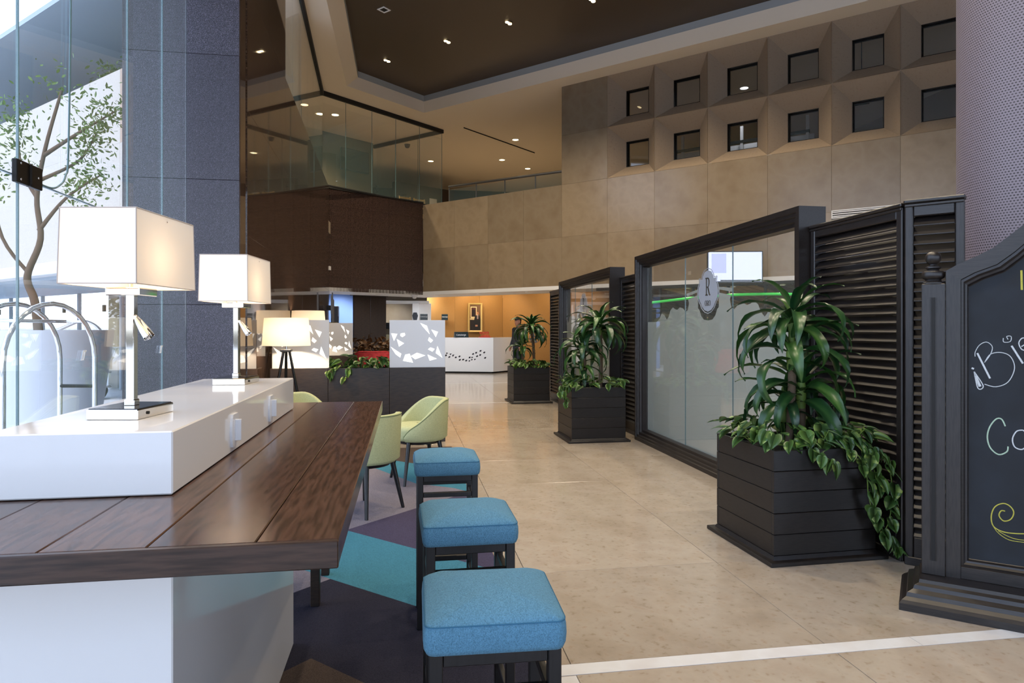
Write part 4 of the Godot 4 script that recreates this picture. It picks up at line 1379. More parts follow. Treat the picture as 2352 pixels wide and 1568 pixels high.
# ------------------------------------------------------------------ wooden screens on the right
func framed_glass(label: String, b: float, a_far: float, a_near: float, h: float, emblem_a: float):
	var o := thing("glass_screen", label, "screen", V(b, 0, a_far), -90.0)
	var L := a_far - a_near
	var st := S()
	moulding(st, L, h, [Vector2(0, -0.22), Vector2(0, 0.0), Vector2(0.04, 0.0), Vector2(0.046, -0.012), Vector2(0.07, -0.012), Vector2(0.076, -0.03), Vector2(0.105, -0.03), Vector2(0.112, -0.055), Vector2(0.14, -0.055), Vector2(0.145, -0.1), Vector2(0.145, -0.14), Vector2(0.112, -0.165), Vector2(0.105, -0.19), Vector2(0.07, -0.19), Vector2(0.04, -0.22), Vector2(0, -0.22)])
	part("frame", st, M.wood_h, o)
	var x0 := 0.145
	var x1 := L - 0.145
	var ec := a_far - emblem_a
	var js := [x0, ec - 0.54, ec + 0.53, x1]
	for i in 3:
		part("glass_pane", bx(Vector3((js[i] + js[i + 1]) / 2, h / 2, -0.12), Vector3(js[i + 1] - js[i] - 0.004, h - 0.29, 0.008)), M.screen_glass, o)
		if i > 0:
			part("glass_joint", bx(Vector3(js[i], h / 2, -0.12), Vector3(0.004, h - 0.29, 0.01)), M.glass_edge, o)
	# frosted film with its scrolled upper edge
	var half := pts2("0.0,1.50 0.1,1.51 0.16,1.55 0.2,1.61 0.235,1.63 0.24,1.77 0.48,1.735 0.46,1.69 0.49,1.62 0.55,1.60 0.62,1.64 0.7,1.655 0.78,1.63 0.84,1.64 0.9,1.66 0.97,1.63 1.02,1.56 1.08,1.52 1.16,1.58 1.24,1.60 1.3,1.54 1.4,1.5")
	var film := PackedVector2Array()
	film.append(Vector2(x0, 0.145))
	film.append(Vector2(x1, 0.145))
	film.append(Vector2(x1, 1.5))
	for i in range(half.size() - 1, -1, -1):
		if ec + half[i].x < x1 - 0.01:
			film.append(Vector2(ec + half[i].x, half[i].y))
	for i in range(1, half.size()):
		if ec - half[i].x > x0 + 0.01:
			film.append(Vector2(ec - half[i].x, half[i].y))
	film.append(Vector2(x0, 1.5))
	var fs := S()
	prism(fs, film, -0.127, -0.1255)
	part("frosted_film", fs, M.frosted_film, o)
	# clear bands inside the two towers, drawn as a thinner film line above them
	for s in [-1, 1]:
		var tb := S()
		prism(tb, PackedVector2Array([Vector2(ec + s * 0.225, 1.83), Vector2(ec + s * 0.25, 1.80), Vector2(ec + s * 0.5, 1.765), Vector2(ec + s * 0.53, 1.79), Vector2(ec + s * 0.51, 1.80)]), -0.127, -0.1255)
		part("frosted_film", tb, M.frosted_film, o)
	# shield emblem with its letters
	var sh := PackedVector2Array()
	for p in pts2("0,0.21 0.07,0.195 0.115,0.155 0.13,0.12 0.185,0.125 0.18,0.085 0.205,0.05 0.225,0 0.22,-0.05 0.185,-0.1 0.16,-0.12 0.13,-0.16 0.07,-0.195 0,-0.21"):
		sh.append(p)
	for i in range(sh.size() - 2, 0, -1):
		sh.append(Vector2(-sh[i].x, sh[i].y))
	var es := S()
	prism(es, sh, -0.1245, -0.1225, Transform3D(Basis(), Vector3(ec, 1.8, 0)))
	part("emblem", es, M.emblem_film, o)
	var rim := S()
	var rp := []
	for p in sh:
		rp.append(Vector3(ec + p.x * 1.09, 1.8 + p.y * 1.09, -0.1235))
	tube(rim, rp, 0.004, 4, true)
	part("emblem_rim", rim, M.emblem_film, o)
	put("letter", letters("R", 0.22, 0.003, "Droid Serif"), M.emblem_ink, o, Transform3D(Basis().scaled(Vector3(0.8, 1.15, 1)), Vector3(ec, 1.84, -0.1215)))
	put("letter", letters("ORO", 0.062, 0.003, "Droid Serif"), M.emblem_ink, o, Transform3D(Basis().scaled(Vector3(1, 1.2, 1)), Vector3(ec, 1.675, -0.1215)))

# a louvred panel standing from x = 0 to w in its own plane
func louvre(label: String, at: Vector3, yaw: float, w: float, h: float, stile: float, top: float, bottom: float, n: int):
	var o := thing("louvred_screen", label, "screen", at, yaw)
	part("stile", bx(Vector3(stile / 2, h / 2, -0.03), Vector3(stile, h, 0.06), 0.006), M.wood_v, o)
	part("stile", bx(Vector3(w - stile / 2, h / 2, -0.03), Vector3(stile, h, 0.06), 0.006), M.wood_v, o)
	part("top_rail", bx(Vector3(w / 2, h - top / 2, -0.031), Vector3(w - 2 * stile, top, 0.058), 0.006), M.wood_h, o)
	part("bottom_rail", bx(Vector3(w / 2, bottom / 2, -0.031), Vector3(w - 2 * stile, bottom, 0.058), 0.006), M.wood_h, o)
	var cap := S()
	box(cap, Vector3(w / 2, h + 0.012, -0.03), Vector3(w + 0.01, 0.024, 0.085), 0.006)
	box(cap, Vector3(w / 2, h - 0.012, 0.003), Vector3(w, 0.018, 0.012), 0.004)
	part("cap_moulding", cap, M.wood_h, o)
	var ft := S()
	box(ft, Vector3(w / 2, 0.025, 0.004), Vector3(w, 0.05, 0.012), 0.004)
	part("foot_moulding", ft, M.wood_h, o)
	var ph := (h - top - bottom) / n
	var sm := bx(Vector3.ZERO, Vector3(w - 2 * stile, ph * 1.42, 0.011), 0.003).commit()
	for i in n:
		put("slat", sm, M.wood_h, o, Transform3D(Basis(Vector3.RIGHT, -0.75), Vector3(w / 2, bottom + ph * (i + 0.5), -0.032)))
	return o

func build_screens():
	framed_glass("dark-framed frosted glass screen with shield emblem, the nearer and larger one, behind the front planter", 2.9, 8.198, 4.576, 2.337, 6.355)
	framed_glass("dark-framed frosted glass screen farther off, behind the middle planter", 2.85, 12.28, 9.08, 2.29, 10.95)
	louvre("wide louvred dark wood screen right behind the front planter", V(2.985, 0, 4.565), -90.0, 0.93, 2.16, 0.05, 0.07, 0.17, 33)
	louvre("narrow louvred dark wood panel angled beside the round column", V(2.975, 0, 3.6), -47.5, 0.3, 2.17, 0.045, 0.08, 0.17, 34)
	louvre("louvred dark wood screen between the two framed glass screens", V(3.0, 0, 9.075), -90.0, 0.87, 2.12, 0.05, 0.07, 0.15, 32)
	louvre("louvred dark wood screen at the far end beside the last planter", V(2.86, 0, 13.1), -90.0, 0.8, 2.14, 0.05, 0.07, 0.15, 32)
	var led := thing("strip_lamp", "thin bluish-white strip lamp seen between the slats of the wide louvred screen", "strip lamp", V(3.06, 1.93, 4.2))
	part("tube", bx(Vector3(0, 0, 0), Vector3(0.02, 0.012, 0.36), 0.004), M.tv_picture, led)
	part("bracket", bx(Vector3(0.03, 0, 0), Vector3(0.04, 0.03, 0.03)), M.dark_metal, led)
	part("post", bx(Vector3(0.06, -0.95, 0), Vector3(0.03, 1.95, 0.03)), M.dark_metal, led)

# ------------------------------------------------------------------ bar behind the screens
func build_bar():
	var w := shell("window_6", V(0.506, 0, 19.766), -44.35)
	part("beam", bx(Vector3(9.5, 2.37, 0.0), Vector3(7.5, 0.07, 0.12), 0.006), M.slot_black, w)
	for i in 9:
		part("mullion", bx(Vector3(6.6 + 0.78 * i, 1.2, 0), Vector3(0.05, 2.4, 0.06), 0.004), M.slot_black, w)
	part("transom", bx(Vector3(9.5, 1.83, 0), Vector3(7.5, 0.05, 0.06), 0.004), M.slot_black, w)
	# raking slatted ceiling of the bar
	var sc := thing("slatted_ceiling", "raking ceiling of glossy brown wood strips over the bar behind the glass screen", "slatted ceiling", V(0.506, 0, 19.766), -44.35)
	for i in 30:
		var x := 6.2 + 0.24 * i
		var st := S()
		bar(st, Vector3(x, 2.36, -0.15), Vector3(x + 1.3, 1.78, -3.6), 0.2, 0.02, 0.005, Vector3.UP)
		part("strip", st, [M.table_wood_0, M.table_wood_2, M.gold_frame][rng.randi() % 3], sc)
	var bk := struct_mesh("wall_bar", S_box_wall(), M.olive_wall)
	var arch := thing("green_arch", "long green arched light tube across the bar glazing", "light tube", V(0.506, 0, 19.766), -44.35)
	var st := S()
	var ap := []
	for i in 17:
		var t := i / 16.0
		ap.append(Vector3(6.9 + 5.0 * t, 1.98 + 0.16 * sin(PI * t), 0.12))
	tube(st, ap, 0.028, 8)
	part("tube", st, M.led_green, arch)
	for k in 3:
		part("standoff", bx(Vector3(7.38 + 1.56 * k, [2.03, 2.11, 2.14][k], 0.06), Vector3(0.03, 0.03, 0.16)), M.dark_metal, arch)
	# bottles and glasses on a lit back shelf
	var shf := thing("bar_shelf", "dark bar shelf behind the frosted glass screen", "shelf", V(0.506, 0, 19.766), -44.35)
	part("board", bx(Vector3(9.0, 1.35, -0.8), Vector3(4.6, 0.04, 0.3), 0.004), M.tray_wood, shf)
	part("counter", bx(Vector3(9.0, 0.665, -0.9), Vector3(4.6, 1.33, 0.5), 0.01), M.tray_wood, shf)
	var bot := S()
	lathe(bot, [Vector2(0, 0), Vector2(0.036, 0), Vector2(0.038, 0.01), Vector2(0.038, 0.17), Vector2(0.03, 0.2), Vector2(0.013, 0.23), Vector2(0.013, 0.3), Vector2(0, 0.3)], 12)
	var bm := bot.commit()
	var cp := S()
	lathe(cp, [Vector2(0.014, 0.285), Vector2(0.016, 0.32), Vector2(0, 0.32)], 10)
	var cpm := cp.commit()
	for i in 14:
		var b := thing("bottle", "liquor bottle in the row on the bar shelf behind the frosted glass", "bottle", shf.transform * Vector3(7.1 + 0.28 * i, 1.37, -0.78), 0.0, "bottles on the bar shelf")
		put("glass", bm, [M.tree_leaf, M.gold_frame, M.tread_red, M.white_plastic][i % 4], b)
		put("cap", cpm, M.gold_frame, b)
	# bright television
	var tv := thing("television", "bright switched-on television above the bar, seen over the frosted screen", "television", V(6.69, 2.36, 12.81), -12.0)
	part("case", bx(Vector3(0, 0.32, -0.02), Vector3(1.13, 0.66, 0.05), 0.008), M.tv_black, tv)
	part("screen", bx(Vector3(0, 0.33, 0.006), Vector3(1.08, 0.6, 0.004)), M.tv_picture, tv)
	part("picture_patch", bx(Vector3(-0.33, 0.4, 0.0085), Vector3(0.3, 0.4, 0.001)), M.tv_patch, tv)
	part("caption_bar", bx(Vector3(0.1, 0.045, 0.009), Vector3(0.8, 0.022, 0.001)), M.tv_black, tv)
	part("arm", bx(Vector3(0.25, 0.35, -0.35), Vector3(0.06, 0.06, 0.7)), M.dark_metal, tv)
	var l := AreaLight3D.new()
	l.name = "screen_light"
	l.area_size = Vector2(1.05, 0.58)
	l.light_energy = 0.8
	l.light_color = Color(0.8, 0.88, 1.0)
	l.shadow_enabled = true
	l.position = Vector3(0, 0.33, 0.03)
	l.rotation.y = PI
	tv.add_child(l)

func S_box_wall() -> SurfaceTool:
	var st := S()
	var xf := Transform3D(Basis(Vector3.UP, deg_to_rad(-44.35)), V(0.506, 0, 19.766))
	box(st, xf * Vector3(10.0, 1.5, -4.2), Vector3(10.0, 3.0, 0.2), 0.0, xf.basis)
	return st

# ------------------------------------------------------------------ seating beyond the table
func tub_chair(n: String, label: String, at: Vector3, yaw: float, cloth: Material, piping: Material, k := 1.0, group := "") -> Node3D:
	var c := thing(n, label, "armchair", at, yaw, group)
	var seg := 40
	var lim := 2.45
	var rows := []
	var rim := []
	for i in seg + 1:
		var t := lerpf(-lim, lim, float(i) / seg)      # 0 is the middle of the back, at -z
		var u := absf(t)
		var f := smoothstep(0.75, lim, u)
		var top := lerpf(0.757, 0.5, f)
		if u > lim - 0.35:
			top -= 0.06 * pow((u - lim + 0.35) / 0.35, 2)
		var dir := Vector3(sin(t), 0, -cos(t))
		var flare := 1.0 + 0.05 * (1.0 - f)
		var ro := 0.265
		var ri := 0.215
		var thk := lerpf(1.0, 0.75, f)
		var row := []
		row.append(dir * (ro - 0.03) + Vector3(0, 0.385, 0))
		row.append(dir * ro + Vector3(0, 0.41, 0))
		row.append(dir * (ro * lerpf(1.0, flare, 0.5)) + Vector3(0, lerpf(0.41, top, 0.5), 0))
		row.append(dir * ro * flare + Vector3(0, top - 0.02, 0))
		row.append(dir * (ro * flare - 0.012 * thk) + Vector3(0, top, 0))
		row.append(dir * (ri * flare + 0.012) + Vector3(0, top, 0))
		row.append(dir * (ri * flare) + Vector3(0, top - 0.02, 0))
		row.append(dir * (ri * lerpf(1.0, flare, 0.5)) + Vector3(0, lerpf(0.46, top, 0.5), 0))
		row.append(dir * (ri - 0.01) + Vector3(0, 0.45, 0))
		rows.append(row)
		rim.append(dir * (ro * flare - 0.003) + Vector3(0, top - 0.006, 0))
	for r in rows:
		for j in r.size():
			r[j] = r[j] * k
	var st := S()
	grid(st, rows)
	face(st, rows[0], Vector3(0, 0, 1))
	face(st, rows[seg], Vector3(0, 0, 1))
	part("shell", st, cloth, c)
	var p := S()
	var rk := []
	for r in rim:
		rk.append(r * k)
	rk.push_front(rows[0][1])
	rk.push_back(rows[seg][1])
	tube(p, rk, 0.005, 6)
	part("piping", p, piping, c)
	var sc := S()
	var rings := []
	for q in [[0.19, 0.385], [0.225, 0.39], [0.238, 0.42], [0.24, 0.48], [0.23, 0.51], [0.19, 0.525], [0.1, 0.532], [0.01, 0.533]]:
		var rg := []
		for i in 32:
			var an := TAU * i / 32
			rg.append(Vector3(q[0] * cos(an), q[1], q[0] * sin(an) + 0.012) * k)
		rings.append(rg)
	grid(sc, rings, true, true)
	part("seat", sc, cloth, c)
	var fr := S()
	lathe(fr, [Vector2(0, 0.355) * k, Vector2(0.19, 0.355) * k, Vector2(0.2, 0.37) * k, Vector2(0.2, 0.39) * k, Vector2(0, 0.39) * k], 20)
	part("seat_frame", fr, M.black_wood, c)
	for s in [[1, 1], [-1, 1], [1, -1], [-1, -1]]:
		var l := S()
		tube(l, [Vector3(0.145 * s[0], 0.375, 0.145 * s[1]) * k, Vector3(0.205 * s[0], 0.0, 0.205 * s[1]) * k], [0.021 * k, 0.013 * k], 10)
		part("leg", l, M.black_wood, c)
	return c

func tripod_lamp(label: String, at: Vector3, energy: float, yaw: float) -> Node3D:
	var l := thing("floor_lamp", label, "floor lamp", at, yaw)
	for i in 3:
		var an := TAU * i / 3 + 0.3
		var st := S()
		bar(st, Vector3(0.035 * cos(an), 1.17, 0.035 * sin(an)), Vector3(0.27 * cos(an), 0.012, 0.27 * sin(an)), 0.032, 0.022, 0.004)
		part("leg", st, M.black_wood, l)
	part("hub", bx(Vector3(0, 1.165, 0), Vector3(0.12, 0.03, 0.12), 0.006), M.black_wood, l)
	var sm := S()
	lathe(sm, [Vector2(0.012, 1.17), Vector2(0.012, 1.33), Vector2(0, 1.33)], 10)
	part("stem", sm, M.nickel, l)
	var sp := S()
	for i in 3:
		var an := TAU * i / 3
		tube(sp, [Vector3(0, 1.24, 0), Vector3(0.262 * cos(an), 1.235, 0.262 * sin(an))], 0.003, 5)
	part("spider", sp, M.nickel, l)
	var sh := S()
	lathe(sh, [Vector2(0.268, 1.222), Vector2(0.245, 1.54)], 48)
	part("shade", sh, M.shade_linen, l)
	var bu := S()
	lathe(bu, [Vector2(0, 1.32), Vector2(0.02, 1.33), Vector2(0.034, 1.37), Vector2(0.03, 1.4), Vector2(0, 1.42)], 14)
	part("bulb", bu, M.bulb, l)
	var o := OmniLight3D.new()
	o.name = "bulb_light"
	o.position = Vector3(0, 1.37, 0)
	o.light_energy = energy
	o.light_color = Color(1.0, 0.89, 0.74)
	o.light_size = 0.03
	o.omni_range = 40.0
	o.omni_attenuation = 2.0
	o.shadow_enabled = true
	l.add_child(o)
	return l

const SHARDS := ["0.55,0.94 0.67,0.88 0.72,0.70 0.59,0.87", "0.75,0.80 0.87,0.75 0.83,0.64", "0.71,0.64 0.78,0.57 0.74,0.52 0.69,0.57", "0.03,0.72 0.14,0.71 0.08,0.56",
	"0.20,0.72 0.27,0.73 0.28,0.68 0.23,0.64 0.19,0.67", "0.13,0.60 0.26,0.51 0.17,0.44", "0.02,0.44 0.21,0.29 0.19,0.21 0.11,0.28", "0.28,0.27 0.36,0.29 0.42,0.10 0.24,0.14",
	"0.38,0.24 0.49,0.31 0.64,0.25 0.46,0.17", "0.68,0.27 0.85,0.18 0.72,0.14", "0.69,0.38 0.73,0.42 0.81,0.39 0.77,0.33", "0.86,0.45 0.95,0.20 0.83,0.30"]

func shard_panel(label: String, at: Vector3, w: float, h: float):
	var p := thing("light_panel", label, "panel", at, 0.0)
	part("sheet", bx(Vector3(w / 2, h / 2, -0.012), Vector3(w, h, 0.024), 0.002), M.screen_white, p)
	for s in SHARDS:
		var poly := pts2(s)
		for i in poly.size():
			poly[i] = Vector2(poly[i].x * w, poly[i].y * h)
		var st := S()
		prism(st, poly, 0.0, 0.002)
		part("lit_cutout", st, M.lit_acrylic, p)

func trough(label: String, b0: float, b1: float, a0: float, a1: float, h: float, cuts: Array):
	var t := thing("planter_trough", label, "planter", V((b0 + b1) / 2, 0, (a0 + a1) / 2))
	var bc := (b0 + b1) / 2
	var d := a1 - a0
	for i in cuts.size() - 1:
		var x0: float = cuts[i] - bc
		var x1: float = cuts[i + 1] - bc
		part("front_panel", bx(Vector3((x0 + x1) / 2, h / 2, d / 2 - 0.012), Vector3(x1 - x0 - 0.003, h, 0.024), 0.002), M.tray_wood, t)
	part("back_panel", bx(Vector3(0, h / 2, -d / 2 + 0.012), Vector3(b1 - b0, h, 0.024), 0.002), M.tray_wood, t)
	for s in [-1, 1]:
		part("end_panel", bx(Vector3(s * ((b1 - b0) / 2 - 0.012), h / 2, 0), Vector3(0.024, h, d - 0.05), 0.002), M.tray_wood, t)
	part("soil", bx(Vector3(0, h - 0.1, 0), Vector3(b1 - b0 - 0.05, 0.1, d - 0.05)), M.soil, t)
	part("floor_board", bx(Vector3(0, 0.05, 0), Vector3(b1 - b0 - 0.05, 0.02, d - 0.05)), M.tray_wood, t)

func build_lounge():
	trough("long dark wood planter trough between the armchairs and the reception", -1.62, 0.493, 8.4, 8.74, 0.932, [-1.62, -0.94, -0.2, 0.493])
	shard_panel("pale panel with glowing shard cut-outs at the right end of the dark trough", V(-0.2, 0.932, 8.43), 0.69, 0.592)
	shard_panel("pale panel with glowing shard cut-outs behind the tripod lamp", V(-1.6, 0.932, 8.43), 0.67, 0.592)
	trough("second dark planter trough farther back, holding bronze foliage", -1.7, 0.3, 13.9, 14.3, 0.92, [-1.7, 0.3])
	trough("short dark trough under the small panel with shard cut-outs", -1.35, -0.85, 11.32, 11.6, 0.97, [-1.35, -0.85])
	shard_panel("smaller-looking pale shard panel beyond the ivy of the dark trough", V(-1.3, 0.97, 11.34), 0.43, 0.54)
	tripod_lamp("glowing drum-shade tripod lamp standing before the dark trough, the brightest one", V(-1.36, 0, 8.0), 1.7, 0.0)
	tripod_lamp("drum-shade tripod lamp behind the pale panel, next to the polished brown wall", V(-1.5, 0, 10.75), 1.0, 40.0).scale = Vector3(1, 1.1, 1)
	tub_chair("armchair", "pale green tub armchair in full view, just left of the walkway", V(0.12, 0.009, 6.28), -72.0, M.green_cloth, M.green_piping, 1.0, "green tub armchairs")
	tub_chair("armchair", "pale green tub armchair seen from behind beside the table edge", V(-0.31, 0.009, 5.3), -130.0, M.green_cloth, M.green_piping, 1.0, "green tub armchairs")
	tub_chair("armchair", "pale green tub armchair whose back just shows over the table's far end", V(-0.98, 0.009, 6.9), 60.0, M.green_cloth, M.green_piping, 1.0, "green tub armchairs")
	tub_chair("armchair", "coral red round-backed armchair behind the ivy of the dark trough", V(-0.62, 0, 12.9), 185.0, M.coral_cloth, M.coral_cloth, 1.32)
	var t := thing("coffee_table", "low square dark wood table whose legs show under the long table", "table", V(-0.68, 0.009, 3.73))
	part("top", bx(Vector3(0, 0.43, 0), Vector3(0.5, 0.04, 0.5), 0.004), M.tray_wood, t)
	for x in [-0.225, 0.225]:
		for z in [-0.215, 0.215]:
			part("leg", bx(Vector3(x, 0.205, z), Vector3(0.045, 0.41, 0.045), 0.003), M.tray_wood, t)
	var scp := thing("wall_sculpture", "rough grey metal relief hung on the polished brown wall near the corner", "sculpture", V(-1.9, 1.62, 16.8), 0.0)
	for i in 7:
		part("strip", bx(Vector3(0.12 + 0.02 * (i % 2), 0.2 + 0.03 * i, -0.18 + 0.06 * i), Vector3(0.03, 0.45 + 0.1 * (i % 3), 0.05), 0.006), M.grey_metal, scp)
	part("mount", bx(Vector3(0.06, 0.3, 0), Vector3(0.12, 0.12, 0.3), 0.005), M.dark_metal, scp)
	part("plinth", bx(Vector3(0.13, -0.3, 0), Vector3(0.2, 0.5, 0.45), 0.01), M.olive_wall, scp)

# ------------------------------------------------------------------ long table, stools, table lamps
func build_table():
	var t := thing("communal_table", "long bar-height dark plank table with a white gloss spine and base", "table", V(-0.686, 0, 2.26))
	var e := [-1.256, -1.085, -0.92, -0.755, -0.586, -0.4217, -0.25, -0.113]
	for i in e.size() - 1:
		var st := bx(V((e[i] + e[i + 1]) / 2 + 0.686, 1.0365, 2.269 - 2.26), Vector3(e[i + 1] - e[i] - 0.0018, 0.047, 2.186), 0.0018)
		part("plank", st, M["table_wood_%d" % [0, 2, 1, 0, 2, 1, 0][i]], t)
	part("end_board", bx(V(0.0015, 1.0365, 1.1685 - 2.26), Vector3(1.143, 0.047, 0.014), 0.002), M.table_end, t)
	part("bearer", bx(V(0, 1.006, 0.0), Vector3(0.9, 0.014, 1.9)), M.black_wood, t)
	part("pedestal", bx(V(0, 0.505, 0.055), Vector3(0.38, 0.99, 1.565), 0.003), M.white_gloss, t)
	part("white_spine", bx(V(0, 1.1305, 0.055), Vector3(0.38, 0.137, 1.565), 0.003), M.white_gloss, t)
	for k in 2:
		var a: float = [2.045, 2.58][k] - 2.26
		var st := S()
		var poly := PackedVector2Array()
		for i in 9:
			var an := -0.9 + 1.8 * i / 8.0
			poly.append(Vector2(0.027 + 0.034 * cos(an) - 0.02, 0.047 * sin(an) / sin(0.9)))
		for i in 9:
			var an := PI - 0.9 + 1.8 * i / 8.0
			poly.append(Vector2(-0.027 + 0.034 * cos(an) + 0.02, 0.047 * sin(an) / sin(0.9)))
		var xf := Transform3D(Basis(Vector3.UP, PI / 2), V(0.19, 1.125, a))
		prism(st, poly, 0.0, 0.007, xf)
		var ol := part("outlet_plate", st, M.white_plastic, t)
		var o2 := S()
		box(o2, xf * Vector3(0, 0, 0.0075), Vector3(0.03, 0.062, 0.012), 0.0015)
		part("outlet_module", o2, M.white_plastic, ol)
		for y in [-0.012, 0.012]:
			var o3 := S()
			box(o3, xf * Vector3(0, y, 0.0138), Vector3(0.002, 0.008, 0.003))
			box(o3, xf * Vector3(0.008, y, 0.0138), Vector3(0.002, 0.008, 0.003))
			part("socket_slot", o3, M.slot_black, ol)
	table_lamp("table lamp with rectangular linen shade on the near half of the white spine", V(-0.686, 1.199, 1.82), -9.0)
	table_lamp("table lamp with rectangular linen shade at the far end of the white spine", V(-0.672, 1.199, 2.82), -6.0)
	bar_stool("blue-topped bar stool at the near corner of the long table, frontmost of three", V(0.195, 0.009, 1.555), -1.5)
	bar_stool("blue-topped bar stool in the middle of the row of three", V(0.205, 0.009, 2.265), 0.5)
	bar_stool("blue-topped bar stool farthest along the table, nearest the green armchair", V(0.195, 0.009, 3.285), 0.0)

func table_lamp(label: String, at: Vector3, yaw: float):
	var l := thing("table_lamp", label, "table lamp", at, yaw, "table lamps on the white spine")
	part("base", bx(Vector3(0, 0.0125, 0), Vector3(0.125, 0.025, 0.17), 0.002), M.nickel, l)
	part("base_inset", bx(Vector3(0, 0.0255, 0), Vector3(0.117, 0.003, 0.162)), M.tv_black, l)
	part("collar", bx(Vector3(0, 0.034, 0), Vector3(0.026, 0.016, 0.026), 0.002), M.nickel, l)
	part("pole", bx(Vector3(0, 0.17, 0), Vector3(0.02, 0.28, 0.02), 0.0015), M.nickel, l)
	part("socket_box", bx(Vector3(0, 0.313, 0), Vector3(0.085, 0.02, 0.085), 0.002), M.nickel, l)
	var sw := S()
	lathe(sw, [Vector2(0.004, 0), Vector2(0.004, 0.003), Vector2(0, 0.004)], 10, Transform3D(Basis(Vector3(0, 0, 1), -PI / 2), Vector3(0.0625, 0.013, 0.04)))
	part("switch", sw, M.slot_black, l)
	# reading spot on the pole
	var rs := S()
	var dir := Vector3(0.6, -0.78, 0.15).normalized()
	var y := dir
	var x := y.cross(Vector3(0, 0, 1)).normalized()
	var bs := Basis(x, y, x.cross(y))
	lathe(rs, [Vector2(0, 0), Vector2(0.006, 0.001), Vector2(0.009, 0.015), Vector2(0.0125, 0.04), Vector2(0.0135, 0.062), Vector2(0.0115, 0.063), Vector2(0.01, 0.055), Vector2(0, 0.054)], 20, Transform3D(bs, Vector3(0.018, 0.248, 0.012)))
	var spot := part("reading_spot", rs, M.chrome, l)
	var jt := S()
	lathe(jt, [Vector2(0, -0.007), Vector2(0.006, -0.004), Vector2(0.006, 0.004), Vector2(0, 0.007)], 12, Transform3D(Basis(), Vector3(0.016, 0.249, 0.011)))
	part("joint", jt, M.nickel, spot)
	# linen shade: two nested skins with a trim along the edges
	var sh := S()
	var b := [Vector3(-0.092, 0.326, 0.1435), Vector3(0.092, 0.326, 0.1435), Vector3(0.092, 0.326, -0.1435), Vector3(-0.092, 0.326, -0.1435)]
	var tp := [Vector3(-0.089, 0.503, 0.139), Vector3(0.089, 0.503, 0.139), Vector3(0.089, 0.503, -0.139), Vector3(-0.089, 0.503, -0.139)]
	var edge := S()
	for i in 4:
		var j := (i + 1) % 4
		face(sh, [b[i], b[j], tp[j], tp[i]], (b[i] + b[j]) * Vector3(1, 0, 1))
		tube(edge, [b[i], b[j]], 0.0014, 5)
		tube(edge, [tp[i], tp[j]], 0.0014, 5)
		tube(edge, [b[i], tp[i]], 0.0014, 5)
	var shade := part("shade", sh, M.shade_linen, l)
	part("shade_edge", edge, M.shade_trim, shade)
	var sp := S()
	tube(sp, [Vector3(-0.09, 0.49, 0), Vector3(0.09, 0.49, 0)], 0.002, 5)
	tube(sp, [Vector3(0, 0.32, 0), Vector3(0, 0.49, 0)], 0.003, 5)
	part("shade_carrier", sp, M.nickel, l)
	var bu := S()
	lathe(bu, [Vector2(0, 0.345), Vector2(0.012, 0.35), Vector2(0.022, 0.38), Vector2(0.02, 0.405), Vector2(0, 0.42)], 16, Transform3D(Basis(), Vector3(0, 0, 0.03)))
	part("bulb", bu, M.bulb, l)
	var o := OmniLight3D.new()
	o.name = "bulb_light"
	o.position = Vector3(0, 0.39, 0.03)
	o.light_energy = 0.09
	o.light_color = Color(1.0, 0.9, 0.78)
	o.light_size = 0.02
	o.omni_range = 40.0
	o.omni_attenuation = 2.0
	o.shadow_enabled = true
	l.add_child(o)

var stool0: Node3D
func bar_stool(label: String, at: Vector3, yaw: float):
	if stool0:
		dup(stool0, "bar_stool", label, at, yaw)
		return
	var s := thing("bar_stool", label, "bar stool", at, yaw, "blue bar stools along the table")
	stool0 = s
	var st := S()
	var rings := []
	for q in [[0.138, 0.716, 0.02], [0.15, 0.72, 0.022], [0.1555, 0.732, 0.024], [0.1575, 0.75, 0.026], [0.156, 0.77, 0.024], [0.1525, 0.782, 0.022], [0.148, 0.788, 0.026], [0.132, 0.798, 0.035], [0.105, 0.808, 0.045], [0.07, 0.8145, 0.045], [0.02, 0.817, 0.02]]:
		rings.append(ring(q[0], q[0], q[2], q[1], 8))
	for r in rings.size():
		for i in rings[r].size():
			var p: Vector3 = rings[r][i]
			var wv := 0.0025 * sin(p.x * 40.0 + 1.0) * sin(p.z * 37.0) + 0.0015 * sin(p.x * 90.0 + p.z * 60.0)
			rings[r][i] = p + Vector3(0, wv if r > 5 else 0.0, 0) + Vector3(p.x, 0, p.z).normalized() * (wv if r < 6 else 0.0)
	loft(st, rings)
	var cu := part("cushion", st, M.blue_cloth, s)
	var sm := S()
	var seam := ring(0.153, 0.153, 0.022, 0.7815, 8)
	for i in seam.size():
		var p: Vector3 = seam[i]
		var wv := 0.0025 * sin(p.x * 40.0 + 1.0) * sin(p.z * 37.0) + 0.0015 * sin(p.x * 90.0 + p.z * 60.0)
		seam[i] = p + Vector3(p.x, 0, p.z).normalized() * wv
	tube(sm, seam, 0.0016, 5, true)
	part("seam", sm, M.blue_seam, cu)
	for x in [-1, 1]:
		for z in [-1, 1]:
			part("leg", bx(Vector3(0.128 * x, 0.361, 0.128 * z), Vector3(0.029, 0.722, 0.029), 0.002), M.black_wood, s)
	for q in [[0.705, 0.03, 0.02], [0.628, 0.022, 0.018], [0.24, 0.025, 0.018]]:
		for k in 4:
			var n: String = "apron" if q[0] > 0.7 else "stretcher"
			var y: float = q[0] - (0.03 if k > 1 and q[0] < 0.7 else 0.0)
			var c := Vector3(0, y, 0.128 if k == 0 else -0.128) if k < 2 else Vector3(0.128 if k == 2 else -0.128, y, 0)
			part(n, bx(c, Vector3(0.227, q[1], q[2]) if k < 2 else Vector3(q[2], q[1], 0.227), 0.002), M.black_wood, s)

